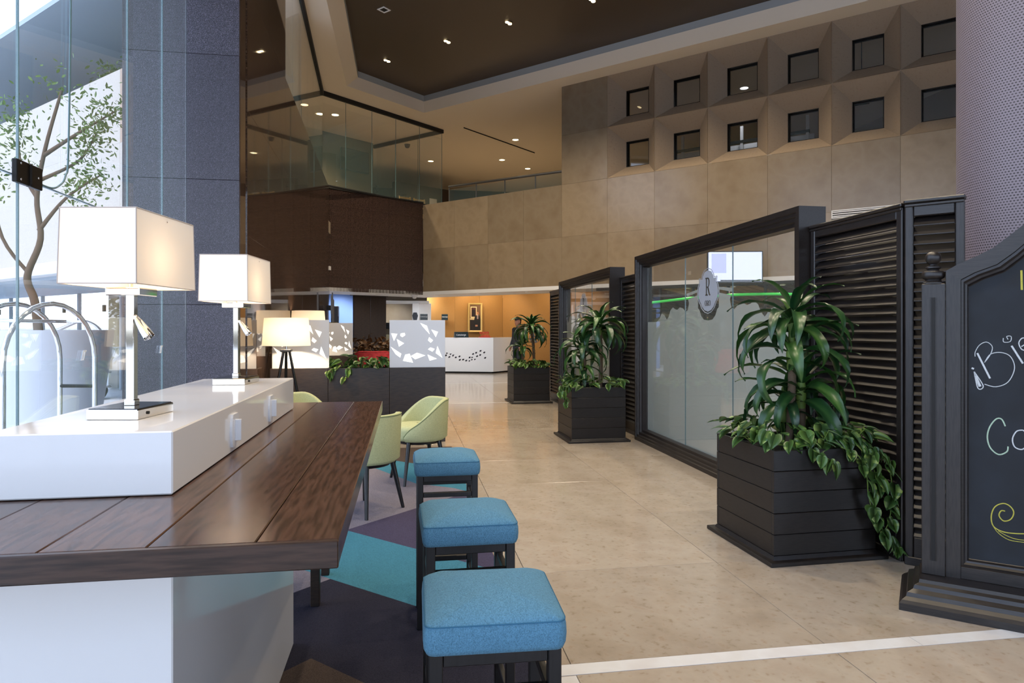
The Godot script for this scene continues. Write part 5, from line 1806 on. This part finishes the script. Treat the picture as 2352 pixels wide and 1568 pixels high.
# ------------------------------------------------------------------ planters and their plants
var strap_mesh := []
var heart_mesh := []

func strap_leaf(droop: float, width: float, c: Color, light: Color) -> ArrayMesh:
	# a long leaf of length 1 leaving the origin along +z and arching down
	var st := S()
	var n := 11
	var p := Vector3.ZERO
	var an := 0.0
	var rows := []
	for i in n + 1:
		var t := float(i) / n
		var w := width * pow(sin(PI * pow(clampf(0.05 + 0.95 * t, 0, 1), 0.75)), 0.8) * 0.5
		if i == n:
			w = 0.001
		var up := Vector3(0, cos(an), sin(an))
		var wav := 0.012 * sin(t * 17.0)
		rows.append([p + Vector3(-w, 0, 0) + up * (w * 0.35 + wav), p + Vector3(-w * 0.5, 0, 0) + up * (w * 0.06), p, p + Vector3(w * 0.5, 0, 0) + up * (w * 0.06), p + Vector3(w, 0, 0) + up * (w * 0.35 - wav)])
		p += Vector3(0, -sin(an), cos(an)) / n
		an += droop / n * (0.55 + 0.95 * t)
	var cols := [c, c, light, c.lerp(light, 0.35), c]
	for i in n:
		for j in 4:
			var q := [rows[i][j], rows[i + 1][j], rows[i + 1][j + 1], rows[i][j + 1]]
			var cc := [cols[j], cols[j], cols[j + 1], cols[j + 1]]
			for tr in [[0, 1, 2], [0, 2, 3]]:
				for k in tr:
					st.set_color(cc[k])
					st.set_smooth_group(0)
					st.add_vertex(q[k])
	st.generate_normals()
	return st.commit()

func heart_leaf(c: Color, spot: Color, curl: float, sd: int) -> ArrayMesh:
	# heart-shaped leaf of length 1, stalk end at the origin, tip at +z
	var r := RandomNumberGenerator.new()
	r.seed = sd
	var out := []
	for q in [[0.0, 0.0], [0.16, -0.1], [0.3, -0.07], [0.39, 0.06], [0.42, 0.24], [0.38, 0.44], [0.28, 0.64], [0.14, 0.83], [0.0, 1.0]]:
		out.append(Vector2(q[0], q[1]))
	var st := S()
	for s in [-1, 1]:
		for i in out.size() - 1:
			var a: Vector2 = out[i]
			var b: Vector2 = out[i + 1]
			var ca := c.lerp(spot, 0.7 if r.randf() < 0.13 else r.randf() * 0.15)
			var am := Vector2(0, maxf(a.y, 0.0))
			var bm := Vector2(0, maxf(b.y, 0.0))
			var v := []
			for p in [am, a, b, bm]:
				var x: float = p.x * s
				v.append(Vector3(x, 0.3 * p.x - curl * p.y * p.y * 0.35 - p.x * p.x * 0.5, p.y))
			for tr in [[0, 1, 2], [0, 2, 3]]:
				for k in tr:
					st.set_color(ca if k == 1 or k == 2 else c.lerp(spot, 0.12))
					st.set_smooth_group(0)
					st.add_vertex(v[k])
	st.generate_normals()
	return st.commit()

func make_leaf_meshes():
	var greens := [Color(0.014, 0.05, 0.012), Color(0.02, 0.07, 0.015), Color(0.01, 0.038, 0.013)]
	var pale := [Color(0.04, 0.1, 0.025), Color(0.06, 0.13, 0.03), Color(0.03, 0.075, 0.025)]
	for k in 3:
		for d in [1.5, 2.5, 3.2]:
			strap_mesh.append(strap_leaf(d, 0.185, greens[k], pale[k]))
	for k in 3:
		for s in 3:
			heart_mesh.append(heart_leaf([Color(0.018, 0.062, 0.014), Color(0.028, 0.085, 0.018), Color(0.045, 0.12, 0.025)][k], Color(0.3, 0.4, 0.1), [0.4, 0.8, 1.2][s], 10 + k * 3 + s))

func planter_box(label: String, at: Vector3, yaw: float):
	var p := thing("planter_box", label, "planter", at, yaw, "square dark wood planters")
	part("plinth", bx(Vector3(0, 0.013, 0), Vector3(0.8, 0.026, 0.8), 0.004), M.wood_planter, p)
	var mo := S()
	moulding_box(mo, 0.36, 0.026, 0.048)
	part("base_moulding", mo, M.wood_planter, p)
	for k in 5:
		var y := 0.05 + 0.127 * k
		for f in 4:
			var st := S()
			var ang := f * PI / 2
			var bs := Basis(Vector3.UP, ang)
			box(st, bs * Vector3(0, y + 0.0625, 0.336 + 0.0015 * (k % 2)), Vector3(0.7 if f % 2 == 0 else 0.648, 0.1245, 0.024), 0.0025, bs)
			part("board", st, M.wood_planter if (k + f) % 2 else M.wood_planter_plain, p)
	part("soil", bx(Vector3(0, 0.6, 0), Vector3(0.646, 0.06, 0.646)), M.soil, p)

func moulding_box(st: SurfaceTool, half: float, y0: float, y1: float):
	for f in 4:
		var bs := Basis(Vector3.UP, f * PI / 2)
		var a := [Vector3(-half, y0, half), Vector3(half, y0, half), Vector3(half - 0.012, y1, half - 0.012), Vector3(-half + 0.012, y1, half - 0.012)]
		face(st, [bs * a[0], bs * a[1], bs * a[2], bs * a[3]], bs * Vector3(0, 0.3, 1))
		face(st, [bs * a[3], bs * a[2], bs * Vector3(0.3, y1, 0.3), bs * Vector3(-0.3, y1, 0.3)], Vector3.UP)

# heads: [x, y, z, leaf count, leaf length]; canes: [x0, z0, x1, y1, z1]
func dracaena(label: String, at: Vector3, heads: Array, canes: Array, sd: int):
	var o := thing("dracaena", label, "houseplant", at, 0.0, "corn plants in the square planters")
	var r := RandomNumberGenerator.new()
	r.seed = sd
	for c in canes:
		var st := S()
		tube(st, smooth([Vector3(c[0], -0.03, c[1]), Vector3(lerpf(c[0], c[2], 0.4) + 0.01, c[3] * 0.5, lerpf(c[1], c[4], 0.4)), Vector3(c[2], c[3], c[4])], 6), 0.026, 10)
		part("cane", st, M.cane_bark, o)
	for h in heads:
		for i in h[3]:
			var t: float = float(i) / h[3]
			var az: float = i * 2.39996 + r.randf_range(-0.25, 0.25)
			var el := lerpf(1.3, 0.05, pow(t, 0.6)) + r.randf_range(-0.12, 0.12)
			var ln: float = h[4] * lerpf(0.55, 1.0, minf(1.0, t * 2.2 + 0.15)) * r.randf_range(0.85, 1.12)
			var di := 0 if t < 0.3 else (1 + r.randi() % 2)
			var mi := (r.randi() % 3) * 3 + di
			var bs := Basis(Vector3.UP, az) * Basis(Vector3.RIGHT, -el) * Basis(Vector3(0, 0, 1), r.randf_range(-0.35, 0.35))
			var p := Vector3(h[0], h[1] - 0.16 * t + r.randf_range(-0.02, 0.02), h[2]) + Vector3(sin(az), 0, cos(az)) * 0.02
			put("leaf", strap_mesh[mi], M["dracaena_leaf_%d" % (mi / 3)], o, Transform3D(bs.scaled(Vector3.ONE * ln), p))
		# short sheath that the leaves spring from
		var sh := S()
		lathe(sh, [Vector2(0.028, -0.2), Vector2(0.034, -0.1), Vector2(0.02, 0.03), Vector2(0, 0.06)], 10, Transform3D(Basis(), Vector3(h[0], h[1], h[2])))
		part("leaf_sheath", sh, M.vine, o)

# leaves over a patch hx by hz, then vines given as point lists
func pothos(label: String, at: Vector3, hx: float, hz: float, n: int, size: float, vines: Array, sd: int, group := ""):
	var o := thing("pothos", label, "houseplant", at, 0.0, group)
	var r := RandomNumberGenerator.new()
	r.seed = sd
	var stems := S()
	for i in n:
		var x := r.randf_range(-1, 1)
		var z := r.randf_range(-1, 1)
		if i % 2 == 0:          # more of them crowd the rim
			if r.randf() < 0.5:
				x = signf(x) * r.randf_range(0.8, 1.12)
			else:
				z = signf(z) * r.randf_range(0.8, 1.12)
		var edge := maxf(absf(x), absf(z))
		var y := r.randf_range(0.03, 0.15) * (1.25 - 0.45 * edge)
		var p := Vector3(x * hx, y + 0.02, z * hz)
		var az := atan2(x, z) + r.randf_range(-0.9, 0.9)
		var tilt := r.randf_range(-0.5, 0.55) + edge * 0.3
		var bs := Basis(Vector3.UP, az) * Basis(Vector3.RIGHT, tilt) * Basis(Vector3(0, 0, 1), r.randf_range(-0.5, 0.5))
		var mi := r.randi() % 9
		put("leaf", heart_mesh[mi], M["pothos_leaf_%d" % (mi / 3)], o, Transform3D(bs.scaled(Vector3.ONE * size * r.randf_range(0.7, 1.2)), p))
		if i % 3 == 0:
			tube(stems, smooth([Vector3(x * hx * 0.7, -0.06, z * hz * 0.7), Vector3(x * hx * 0.85, y * 0.5, z * hz * 0.85), p], 3), 0.0025, 5)
	part("stem", stems, M.vine, o)
	for v in vines:
		var pts := []
		for q in v:
			pts.append(Vector3(q[0], q[1], q[2]))
		var sm := smooth(pts, 6)
		var st := S()
		tube(st, sm, 0.0035, 6)
		part("vine", st, M.vine, o)
		for i in range(2, sm.size()):
			if r.randf() < 0.62 or i == sm.size() - 1:
				var az := r.randf_range(-1.3, 1.3) + (PI / 2 if r.randf() < 0.3 else 0.0)
				var bs := Basis(Vector3.UP, az) * Basis(Vector3.RIGHT, r.randf_range(0.7, 1.4)) * Basis(Vector3(0, 0, 1), r.randf_range(-0.4, 0.4))
				var mi := r.randi() % 9
				put("leaf", heart_mesh[mi], M["pothos_leaf_%d" % (mi / 3)], o, Transform3D(bs.scaled(Vector3.ONE * size * r.randf_range(0.6, 1.05)), sm[i] + Vector3(r.randf_range(-0.02, 0.02), 0, 0.012)))

func build_planters():
	make_leaf_meshes()
	planter_box("square dark wood planter nearest the camera, before the wide louvred screen", V(2.525, 0, 4.07), 2.0)
	planter_box("square dark wood planter in the middle, before the two framed glass screens", V(2.375, 0, 8.39), 1.0)
	planter_box("square dark wood planter farthest off, before the reception desk", V(2.355, 0, 12.76), 1.0)
	dracaena("large corn plant with broad drooping leaves in the nearest planter", V(2.525, 0.63, 4.07), [[0.0, 0.92, 0.02, 26, 0.5], [-0.03, 0.72, 0.05, 12, 0.5], [0.07, 0.46, 0.0, 24, 0.52], [0.0, 0.36, -0.08, 10, 0.4]], [[-0.03, 0.02, 0.0, 0.9, 0.02], [0.06, 0.0, 0.07, 0.42, 0.0]], 21)
	dracaena("corn plant with hanging grey-green leaves in the middle planter", V(2.375, 0.63, 8.39), [[0.12, 0.9, 0.0, 34, 0.52], [-0.12, 0.62, 0.05, 26, 0.46], [-0.14, 0.4, 0.06, 14, 0.36]], [[0.13, 0.0, 0.12, 0.88, 0.0], [-0.1, 0.04, -0.12, 0.6, 0.05]], 33)
	dracaena("corn plant with two bare canes in the farthest planter", V(2.355, 0.63, 12.76), [[0.05, 0.88, 0.0, 34, 0.5], [-0.14, 0.5, 0.05, 18, 0.36]], [[0.12, 0.0, 0.05, 0.86, 0.0], [-0.12, 0.04, -0.14, 0.5, 0.05]], 47)
	pothos("variegated pothos spilling over the nearest planter and trailing to the floor", V(2.525, 0.66, 4.07), 0.34, 0.34, 150, 0.1, [
		[[0.12, 0.03, 0.34], [0.2, -0.02, 0.4], [0.25, -0.14, 0.4], [0.27, -0.26, 0.39], [0.31, -0.38, 0.39], [0.38, -0.5, 0.4], [0.44, -0.58, 0.43]],
		[[0.3, 0.03, 0.33], [0.36, 0.0, 0.39], [0.41, -0.12, 0.4], [0.43, -0.28, 0.39], [0.41, -0.42, 0.39], [0.36, -0.5, 0.4]],
		[[0.22, 0.04, 0.34], [0.27, 0.0, 0.4], [0.3, -0.1, 0.4], [0.33, -0.2, 0.39]],
		[[-0.1, 0.04, 0.34], [-0.06, 0.0, 0.4], [0.02, -0.05, 0.41]]], 5, "pothos in the square planters")
	pothos("variegated pothos at the foot of the corn plant in the middle planter", V(2.375, 0.66, 8.39), 0.34, 0.34, 95, 0.1, [[[-0.3, 0.03, 0.3], [-0.4, 0.02, 0.33], [-0.43, -0.08, 0.34], [-0.41, -0.17, 0.35]], [[-0.34, 0.03, 0.2], [-0.42, 0.04, 0.2], [-0.45, -0.05, 0.2]]], 6, "pothos in the square planters")
	pothos("low pothos foliage filling the farthest planter", V(2.355, 0.66, 12.76), 0.33, 0.33, 85, 0.11, [], 7, "pothos in the square planters")
	pothos("pothos growing along the top of the dark trough between the shard panels", V(-0.58, 0.9, 8.56), 0.36, 0.14, 75, 0.11, [[[-0.25, 0.03, 0.14], [-0.32, 0.02, 0.19], [-0.36, -0.03, 0.2], [-0.3, -0.06, 0.2]], [[-0.1, 0.03, 0.14], [-0.13, 0.0, 0.19], [-0.15, -0.08, 0.19]]], 8)
	# bronze foliage of the second trough
	var bz := thing("bronze_foliage", "reddish bronze foliage along the second trough behind the coral armchair", "plant", V(-0.65, 0.87, 14.1))
	var lm := small_leaf()
	leaf_cloud("foliage", bz, lm, M.bronze_leaf, [[Vector3(-0.6, 0.1, 0), 0.2], [Vector3(-0.2, 0.14, 0), 0.2], [Vector3(0.2, 0.12, 0), 0.2], [Vector3(0.6, 0.1, 0), 0.2]], 500, 77, 0.12)

# ------------------------------------------------------------------ chalkboard sign
func stroke(s: String, r: float, parent: Node3D, m: Material, n := "chalk_stroke"):
	var pts := []
	for p in pts2(s):
		pts.append(Vector3(p.x - 0.12, p.y, -0.2345))
	var sm := smooth(pts, 5) if pts.size() > 2 else pts
	var rows := []
	var st := S()
	# a flat chalk line with a little thickness
	for i in sm.size():
		var d: Vector3 = sm[mini(i + 1, sm.size() - 1)] - sm[maxi(i - 1, 0)]
		var side := Vector3(-d.y, d.x, 0).normalized() * r
		rows.append([sm[i] - side, sm[i] - side * 0.6 + Vector3(0, 0, 0.0012), sm[i] + side * 0.6 + Vector3(0, 0, 0.0012), sm[i] + side])
	grid(st, rows)
	part(n, st, m, parent)

func build_sign():
	var s := thing("chalkboard_sign", "large dark wood framed chalkboard on a stepped plinth, greeting in chalk", "sign", V(2.461, 0, 3.016), -41.0)
	var W := 1.5
	# stepped plinth
	var pr := [[0.0, 0.035], [0.012, 0.05], [0.03, 0.065], [0.035, 0.085], [0.06, 0.1], [0.066, 0.118], [0.085, 0.128], [0.088, 0.145]]
	var pl := S()
	var rings := []
	rings.append([Vector3(0, 0, 0), Vector3(W, 0, 0), Vector3(W, 0, -0.45), Vector3(0, 0, -0.45)])
	for q in pr:
		rings.append([Vector3(q[0], q[1], -q[0]), Vector3(W - q[0], q[1], -q[0]), Vector3(W - q[0], q[1], -0.45 + q[0]), Vector3(q[0], q[1], -0.45 + q[0])])
	for i in rings.size() - 1:
		for k in 4:
			var j := (k + 1) % 4
			face(pl, [rings[i][k], rings[i][j], rings[i + 1][j], rings[i + 1][k]], (rings[i][k] + rings[i][j]) / 2 - Vector3(W / 2, -0.1, -0.225))
	face(pl, rings[-1], Vector3.UP)
	part("plinth", pl, M.wood_h, s)
	for side in 2:
		var x: float = [0.148, W - 0.148][side]
		var p := part("post", bx(Vector3(x, 0.898, -0.235), Vector3(0.104, 1.506, 0.1), 0.003), M.wood_v, s)
		var gr := S()
		box(gr, Vector3(x, 0.9, -0.1845), Vector3(0.016, 1.36, 0.002))
		part("groove", gr, M.slot_black, p)
		var be := S()
		for e in [-0.012, 0.012]:
			tube(be, [Vector3(x + e, 0.22, -0.1845), Vector3(x + e, 1.58, -0.1845)], 0.003, 6)
		part("bead", be, M.wood_v, p)
		var fi := S()
		lathe(fi, [Vector2(0.05, 0.0), Vector2(0.05, 0.006), Vector2(0.04, 0.012), Vector2(0.036, 0.022), Vector2(0.048, 0.03), Vector2(0.052, 0.04), Vector2(0.052, 0.058), Vector2(0.046, 0.066), Vector2(0.03, 0.068), Vector2(0.026, 0.076), Vector2(0.036, 0.082), Vector2(0.034, 0.09), Vector2(0.02, 0.096), Vector2(0.018, 0.102), Vector2(0.028, 0.11), Vector2(0.035, 0.124), Vector2(0.037, 0.14), Vector2(0.032, 0.156), Vector2(0.02, 0.167), Vector2(0, 0.171)], 24, Transform3D(Basis(), Vector3(x, 1.652, -0.235)))
		part("finial", fi, M.wood_v, p)
	# arched frame around the board
	var outer := pts2("0.203,1.716 0.253,1.747 0.326,1.781 0.398,1.82 0.468,1.88 0.522,1.929 0.6,1.98 0.68,2.01 0.75,2.02")
	var inner := pts2("0.266,1.669 0.326,1.704 0.415,1.739 0.485,1.797 0.522,1.833 0.6,1.885 0.68,1.912 0.75,1.92")
	var rail := PackedVector2Array()
	for p in outer:
		rail.append(p)
	for i in range(outer.size() - 2, -1, -1):
		rail.append(Vector2(W - outer[i].x, outer[i].y))
	for i in inner.size():
		rail.append(Vector2(W - inner[i].x, inner[i].y))
	for i in range(inner.size() - 2, -1, -1):
		rail.append(inner[i])
	var rs := S()
	prism(rs, rail, -0.26, -0.2)
	part("arched_rail", rs, M.wood_h, s)
	for side in 2:
		var ss := S()
		var q := [Vector2(0.203, 0.145), Vector2(0.266, 0.145), Vector2(0.266, 1.669), Vector2(0.203, 1.716)]
		var poly := PackedVector2Array()
		for p in q:
			poly.append(p if side == 0 else Vector2(W - p.x, p.y))
		prism(ss, poly, -0.26, -0.2)
		part("stile", ss, M.wood_v, s)
	part("bottom_rail", bx(Vector3(W / 2, 0.1765, -0.23), Vector3(W - 0.532, 0.063, 0.06), 0.002), M.wood_h, s)
	# sloping inner moulding
	var loop := []
	loop.append(Vector2(0.266, 0.208))
	for p in inner:
		loop.append(p)
	for i in range(inner.size() - 2, -1, -1):
		loop.append(Vector2(W - inner[i].x, inner[i].y))
	loop.append(Vector2(W - 0.266, 0.208))
	var cen := Vector2(W / 2, 1.0)
	var prof := [[0.0, -0.2], [0.003, -0.206], [0.012, -0.204], [0.02, -0.214], [0.028, -0.217], [0.034, -0.232], [0.038, -0.236]]
	var ms := S()
	for i in loop.size():
		var a: Vector2 = loop[i]
		var b: Vector2 = loop[(i + 1) % loop.size()]
		for k in prof.size() - 1:
			var f := func(p: Vector2, d: float) -> Vector2:
				var sx := 1.0 if p.x < W / 2 else -1.0
				var dx := d if absf(p.x - W / 2) > 0.3 else d * absf(p.x - W / 2) / 0.3
				return Vector2(p.x + sx * dx, p.y + (d if p.y < 0.5 else -d))
			var a0: Vector2 = f.call(a, prof[k][0])
			var a1: Vector2 = f.call(a, prof[k + 1][0])
			var b0: Vector2 = f.call(b, prof[k][0])
			var b1: Vector2 = f.call(b, prof[k + 1][0])
			var mid := (a0 + b0) / 2
			face(ms, [Vector3(a0.x, a0.y, prof[k][1]), Vector3(b0.x, b0.y, prof[k][1]), Vector3(b1.x, b1.y, prof[k + 1][1]), Vector3(a1.x, a1.y, prof[k + 1][1])], Vector3((cen - mid).x, (cen - mid).y, 1.0))
	part("inner_moulding", ms, M.wood_h, s)
	var bd := PackedVector2Array()
	for p in loop:
		bd.append(p)
	var bs := S()
	prism(bs, bd, -0.255, -0.235)
	var board := part("chalkboard", bs, M.board, s)
	# chalk lettering: the start of a Spanish greeting and of a second line, and a scroll
	stroke("0.457,1.295 0.51,1.168", 0.0042, board, M.chalk_white)
	stroke("0.448,1.277 0.449,1.301 0.467,1.336 0.496,1.351 0.519,1.328 0.512,1.29 0.487,1.247", 0.0018, board, M.chalk_white)
	stroke("0.487,1.247 0.512,1.29 0.557,1.299 0.594,1.278 0.609,1.221 0.583,1.153 0.534,1.127 0.487,1.138", 0.002, board, M.chalk_white)
	stroke("0.444,1.2 0.46,1.116 0.482,1.129 0.444,1.2", 0.0025, board, M.chalk_white)
	stroke("0.449,1.18 0.469,1.125", 0.006, board, M.chalk_white)
	stroke("0.433,1.218 0.443,1.214", 0.0045, board, M.chalk_white)
	stroke("0.597,1.334 0.642,1.247", 0.0042, board, M.chalk_white)
	stroke("0.564,1.372 0.566,1.352 0.592,1.355 0.595,1.38 0.578,1.38 0.583,1.365", 0.0018, board, M.chalk_white)
	stroke("0.636,1.33 0.655,1.347 0.654,1.369 0.638,1.371 0.626,1.347 0.638,1.316 0.66,1.313", 0.0025, board, M.chalk_white)
	stroke("0.572,0.932 0.557,0.966 0.534,0.964 0.508,0.921 0.499,0.868 0.512,0.817 0.545,0.788 0.578,0.805 0.583,0.832", 0.0032, board, M.chalk_green)
	stroke("0.642,0.918 0.617,0.91 0.601,0.871 0.61,0.832 0.64,0.823 0.66,0.854 0.658,0.899 0.642,0.918", 0.0028, board, M.chalk_white)
	stroke("0.571,0.508 0.555,0.507 0.547,0.481 0.566,0.458 0.594,0.471 0.606,0.507 0.59,0.536 0.562,0.545 0.529,0.522 0.515,0.473 0.524,0.425 0.562,0.404 0.613,0.403 0.663,0.41", 0.0027, board, M.chalk_yellow)
	stroke("0.519,0.433 0.538,0.401 0.566,0.377 0.599,0.365 0.663,0.366", 0.0016, board, M.chalk_yellow)
	stroke("0.543,0.405 0.576,0.387 0.613,0.376 0.663,0.376", 0.0016, board, M.chalk_yellow)
	stroke("0.636,1.707 0.638,1.61", 0.0045, board, M.chalk_yellow)

# ------------------------------------------------------------------ ceiling lights
func downlight(label: String, at: Vector3, energy: float, angle: float, group: String, twin := false, cool := false, r := 0.075, aim := Vector3.DOWN):
	var d := thing("downlight", label, "ceiling light", at, 0.0, group)
	var st := S()
	lathe(st, [Vector2(r * 0.8, -0.002), Vector2(r, -0.012), Vector2(r * 1.12, -0.008), Vector2(r * 1.15, 0.0)], 20)
	part("rim", st, M.white_paint if not twin else M.dark_metal, d)
	if twin:
		for x in [-0.05, 0.05]:
			var ls := S()
			lathe(ls, [Vector2(0, -0.02), Vector2(0.04, -0.018), Vector2(0.045, -0.006)], 14, Transform3D(Basis(), Vector3(x * 0.7, 0, -x * 0.7)))
			part("lens", ls, M.downlight_lens, d)
	else:
		var ls := S()
		lathe(ls, [Vector2(0, -0.006), Vector2(r * 0.8, -0.005)], 18)
		part("lens", ls, M.cool_lens if cool else M.downlight_lens, d)
	var s := SpotLight3D.new()
	s.name = "beam"
	s.position = Vector3(0, -0.035, 0)
	s.light_energy = energy
	s.light_color = Color(1.0, 0.925, 0.81) if not cool else Color(0.95, 0.97, 1.0)
	s.light_size = r * 0.8
	s.spot_angle = angle
	s.spot_angle_attenuation = 0.7
	s.spot_range = 40.0
	s.spot_attenuation = 2.0
	s.shadow_enabled = true
	d.add_child(s)
	s.basis = Basis.looking_at(aim, Vector3.FORWARD)

func build_lights():
	var gr := "twin spotlights in the dark ceiling recess"
	downlight("twin spotlight in the dark ceiling recess, first from the recess's left corner", V(-0.454, Y2, 16.649), 14.5, 62.0, gr, true)
	downlight("twin spotlight in the dark ceiling recess, second from the recess's left corner", V(0.937, Y2, 15.32), 14.5, 62.0, gr, true)
	downlight("twin spotlight in the dark ceiling recess, third from the recess's left corner", V(2.185, Y2, 14.174), 14.5, 62.0, gr, true)
	downlight("twin spotlight at the top edge of the picture in the dark ceiling recess", V(3.689, Y2, 12.932), 14.5, 62.0, gr, true)
	for p in [[5.0, 11.7], [6.3, 10.5], [0.6, 11.4], [1.9, 10.1], [3.2, 8.8], [4.5, 7.5], [0.5, 6.6], [2.0, 5.2], [3.4, 3.8], [0.3, 2.2], [2.0, 0.8]]:
		downlight("twin spotlight of the dark ceiling recess, overhead outside the picture", V(p[0], Y2, p[1]), 14.5, 62.0, "overhead twin spotlights outside the picture", true)
	var mz := "round downlights under the pale mezzanine ceiling"
	for q in [["round downlight under the pale mezzanine ceiling, nearest the air slot", 3.511, 21.296], ["round downlight under the pale mezzanine ceiling, left of the two above the handrail", 3.447, 23.917], ["round downlight under the pale mezzanine ceiling, right of the two above the handrail", 4.606, 25.073], ["round downlight in the mezzanine glass room, nearest the corner of the glass", -2.726, 18.869], ["round downlight in the mezzanine glass room, over the television", -1.993, 19.621]]:
		downlight(q[0], V(q[1], Y0, q[2]), 14.0, 68.0, mz, false, false, 0.12)
	downlight("round downlight deep in the mezzanine behind the glass room", V(0.9, Y0, 24.5), 14.0, 50.0, mz, false, false, 0.12)
	for q in [[8.5, 15.8], [11.0, 13.2]]:
		downlight("downlight behind the coffer windows, hidden in the mezzanine corridor", V(q[0], Y0, q[1]), 3.0, 55.0, "lights behind the coffer windows", false, true, 0.12)
	# reception
	for q in [[1.3, 21.9], [2.2, 22.2], [3.0, 22.3], [3.9, 21.2], [5.0, 20.1]]:
		downlight("recessed wall-washing downlight in the reception ceiling in front of the ochre wall", V(q[0], 2.95, q[1]), 2.6, 66.0, "wall washers over the ochre wall", false, false, 0.06, Vector3(0.25, -1, -0.5))
	for q in [[0.6, 22.0], [-1.2, 21.4], [-0.6, 23.4]]:
		downlight("recessed downlight in the white ceiling over the left end of the reception", V(q[0], 2.95, q[1]), 8.0, 65.0, "lights over the reception's left end", false, true, 0.06)
	downlight("recessed light in the alcove with the blue wall", V(-2.2, 2.95, 21.8), 6.0, 65.0, "light in the blue alcove", false, true, 0.06)
	for q in [["recessed light in the white beam soffit above the left end of the reception desk", 0.9, 19.75], ["recessed light in the white beam soffit above the corner of the reception desk", 2.0, 18.75], ["recessed light in the white beam soffit above the farthest planter", 3.2, 17.6], ["recessed light in the white beam soffit below the brown granite fascia", -0.9, 19.3]]:
		downlight(q[0], V(q[1], 2.404, q[2]), 2.8, 75.0, "lights in the white beam soffit", false, true, 0.05, Vector3(0, -1, -0.35))
	# bar
	for i in 5:
		var xf := Transform3D(Basis(Vector3.UP, deg_to_rad(-44.35)), V(0.506, 0, 19.766))
		downlight("small bright spotlight under the black beam of the bar", xf * Vector3(7.0 + 1.02 * i, 2.325, -0.02), 0.9, 60.0, "spotlights under the bar beam", false, false, 0.05)
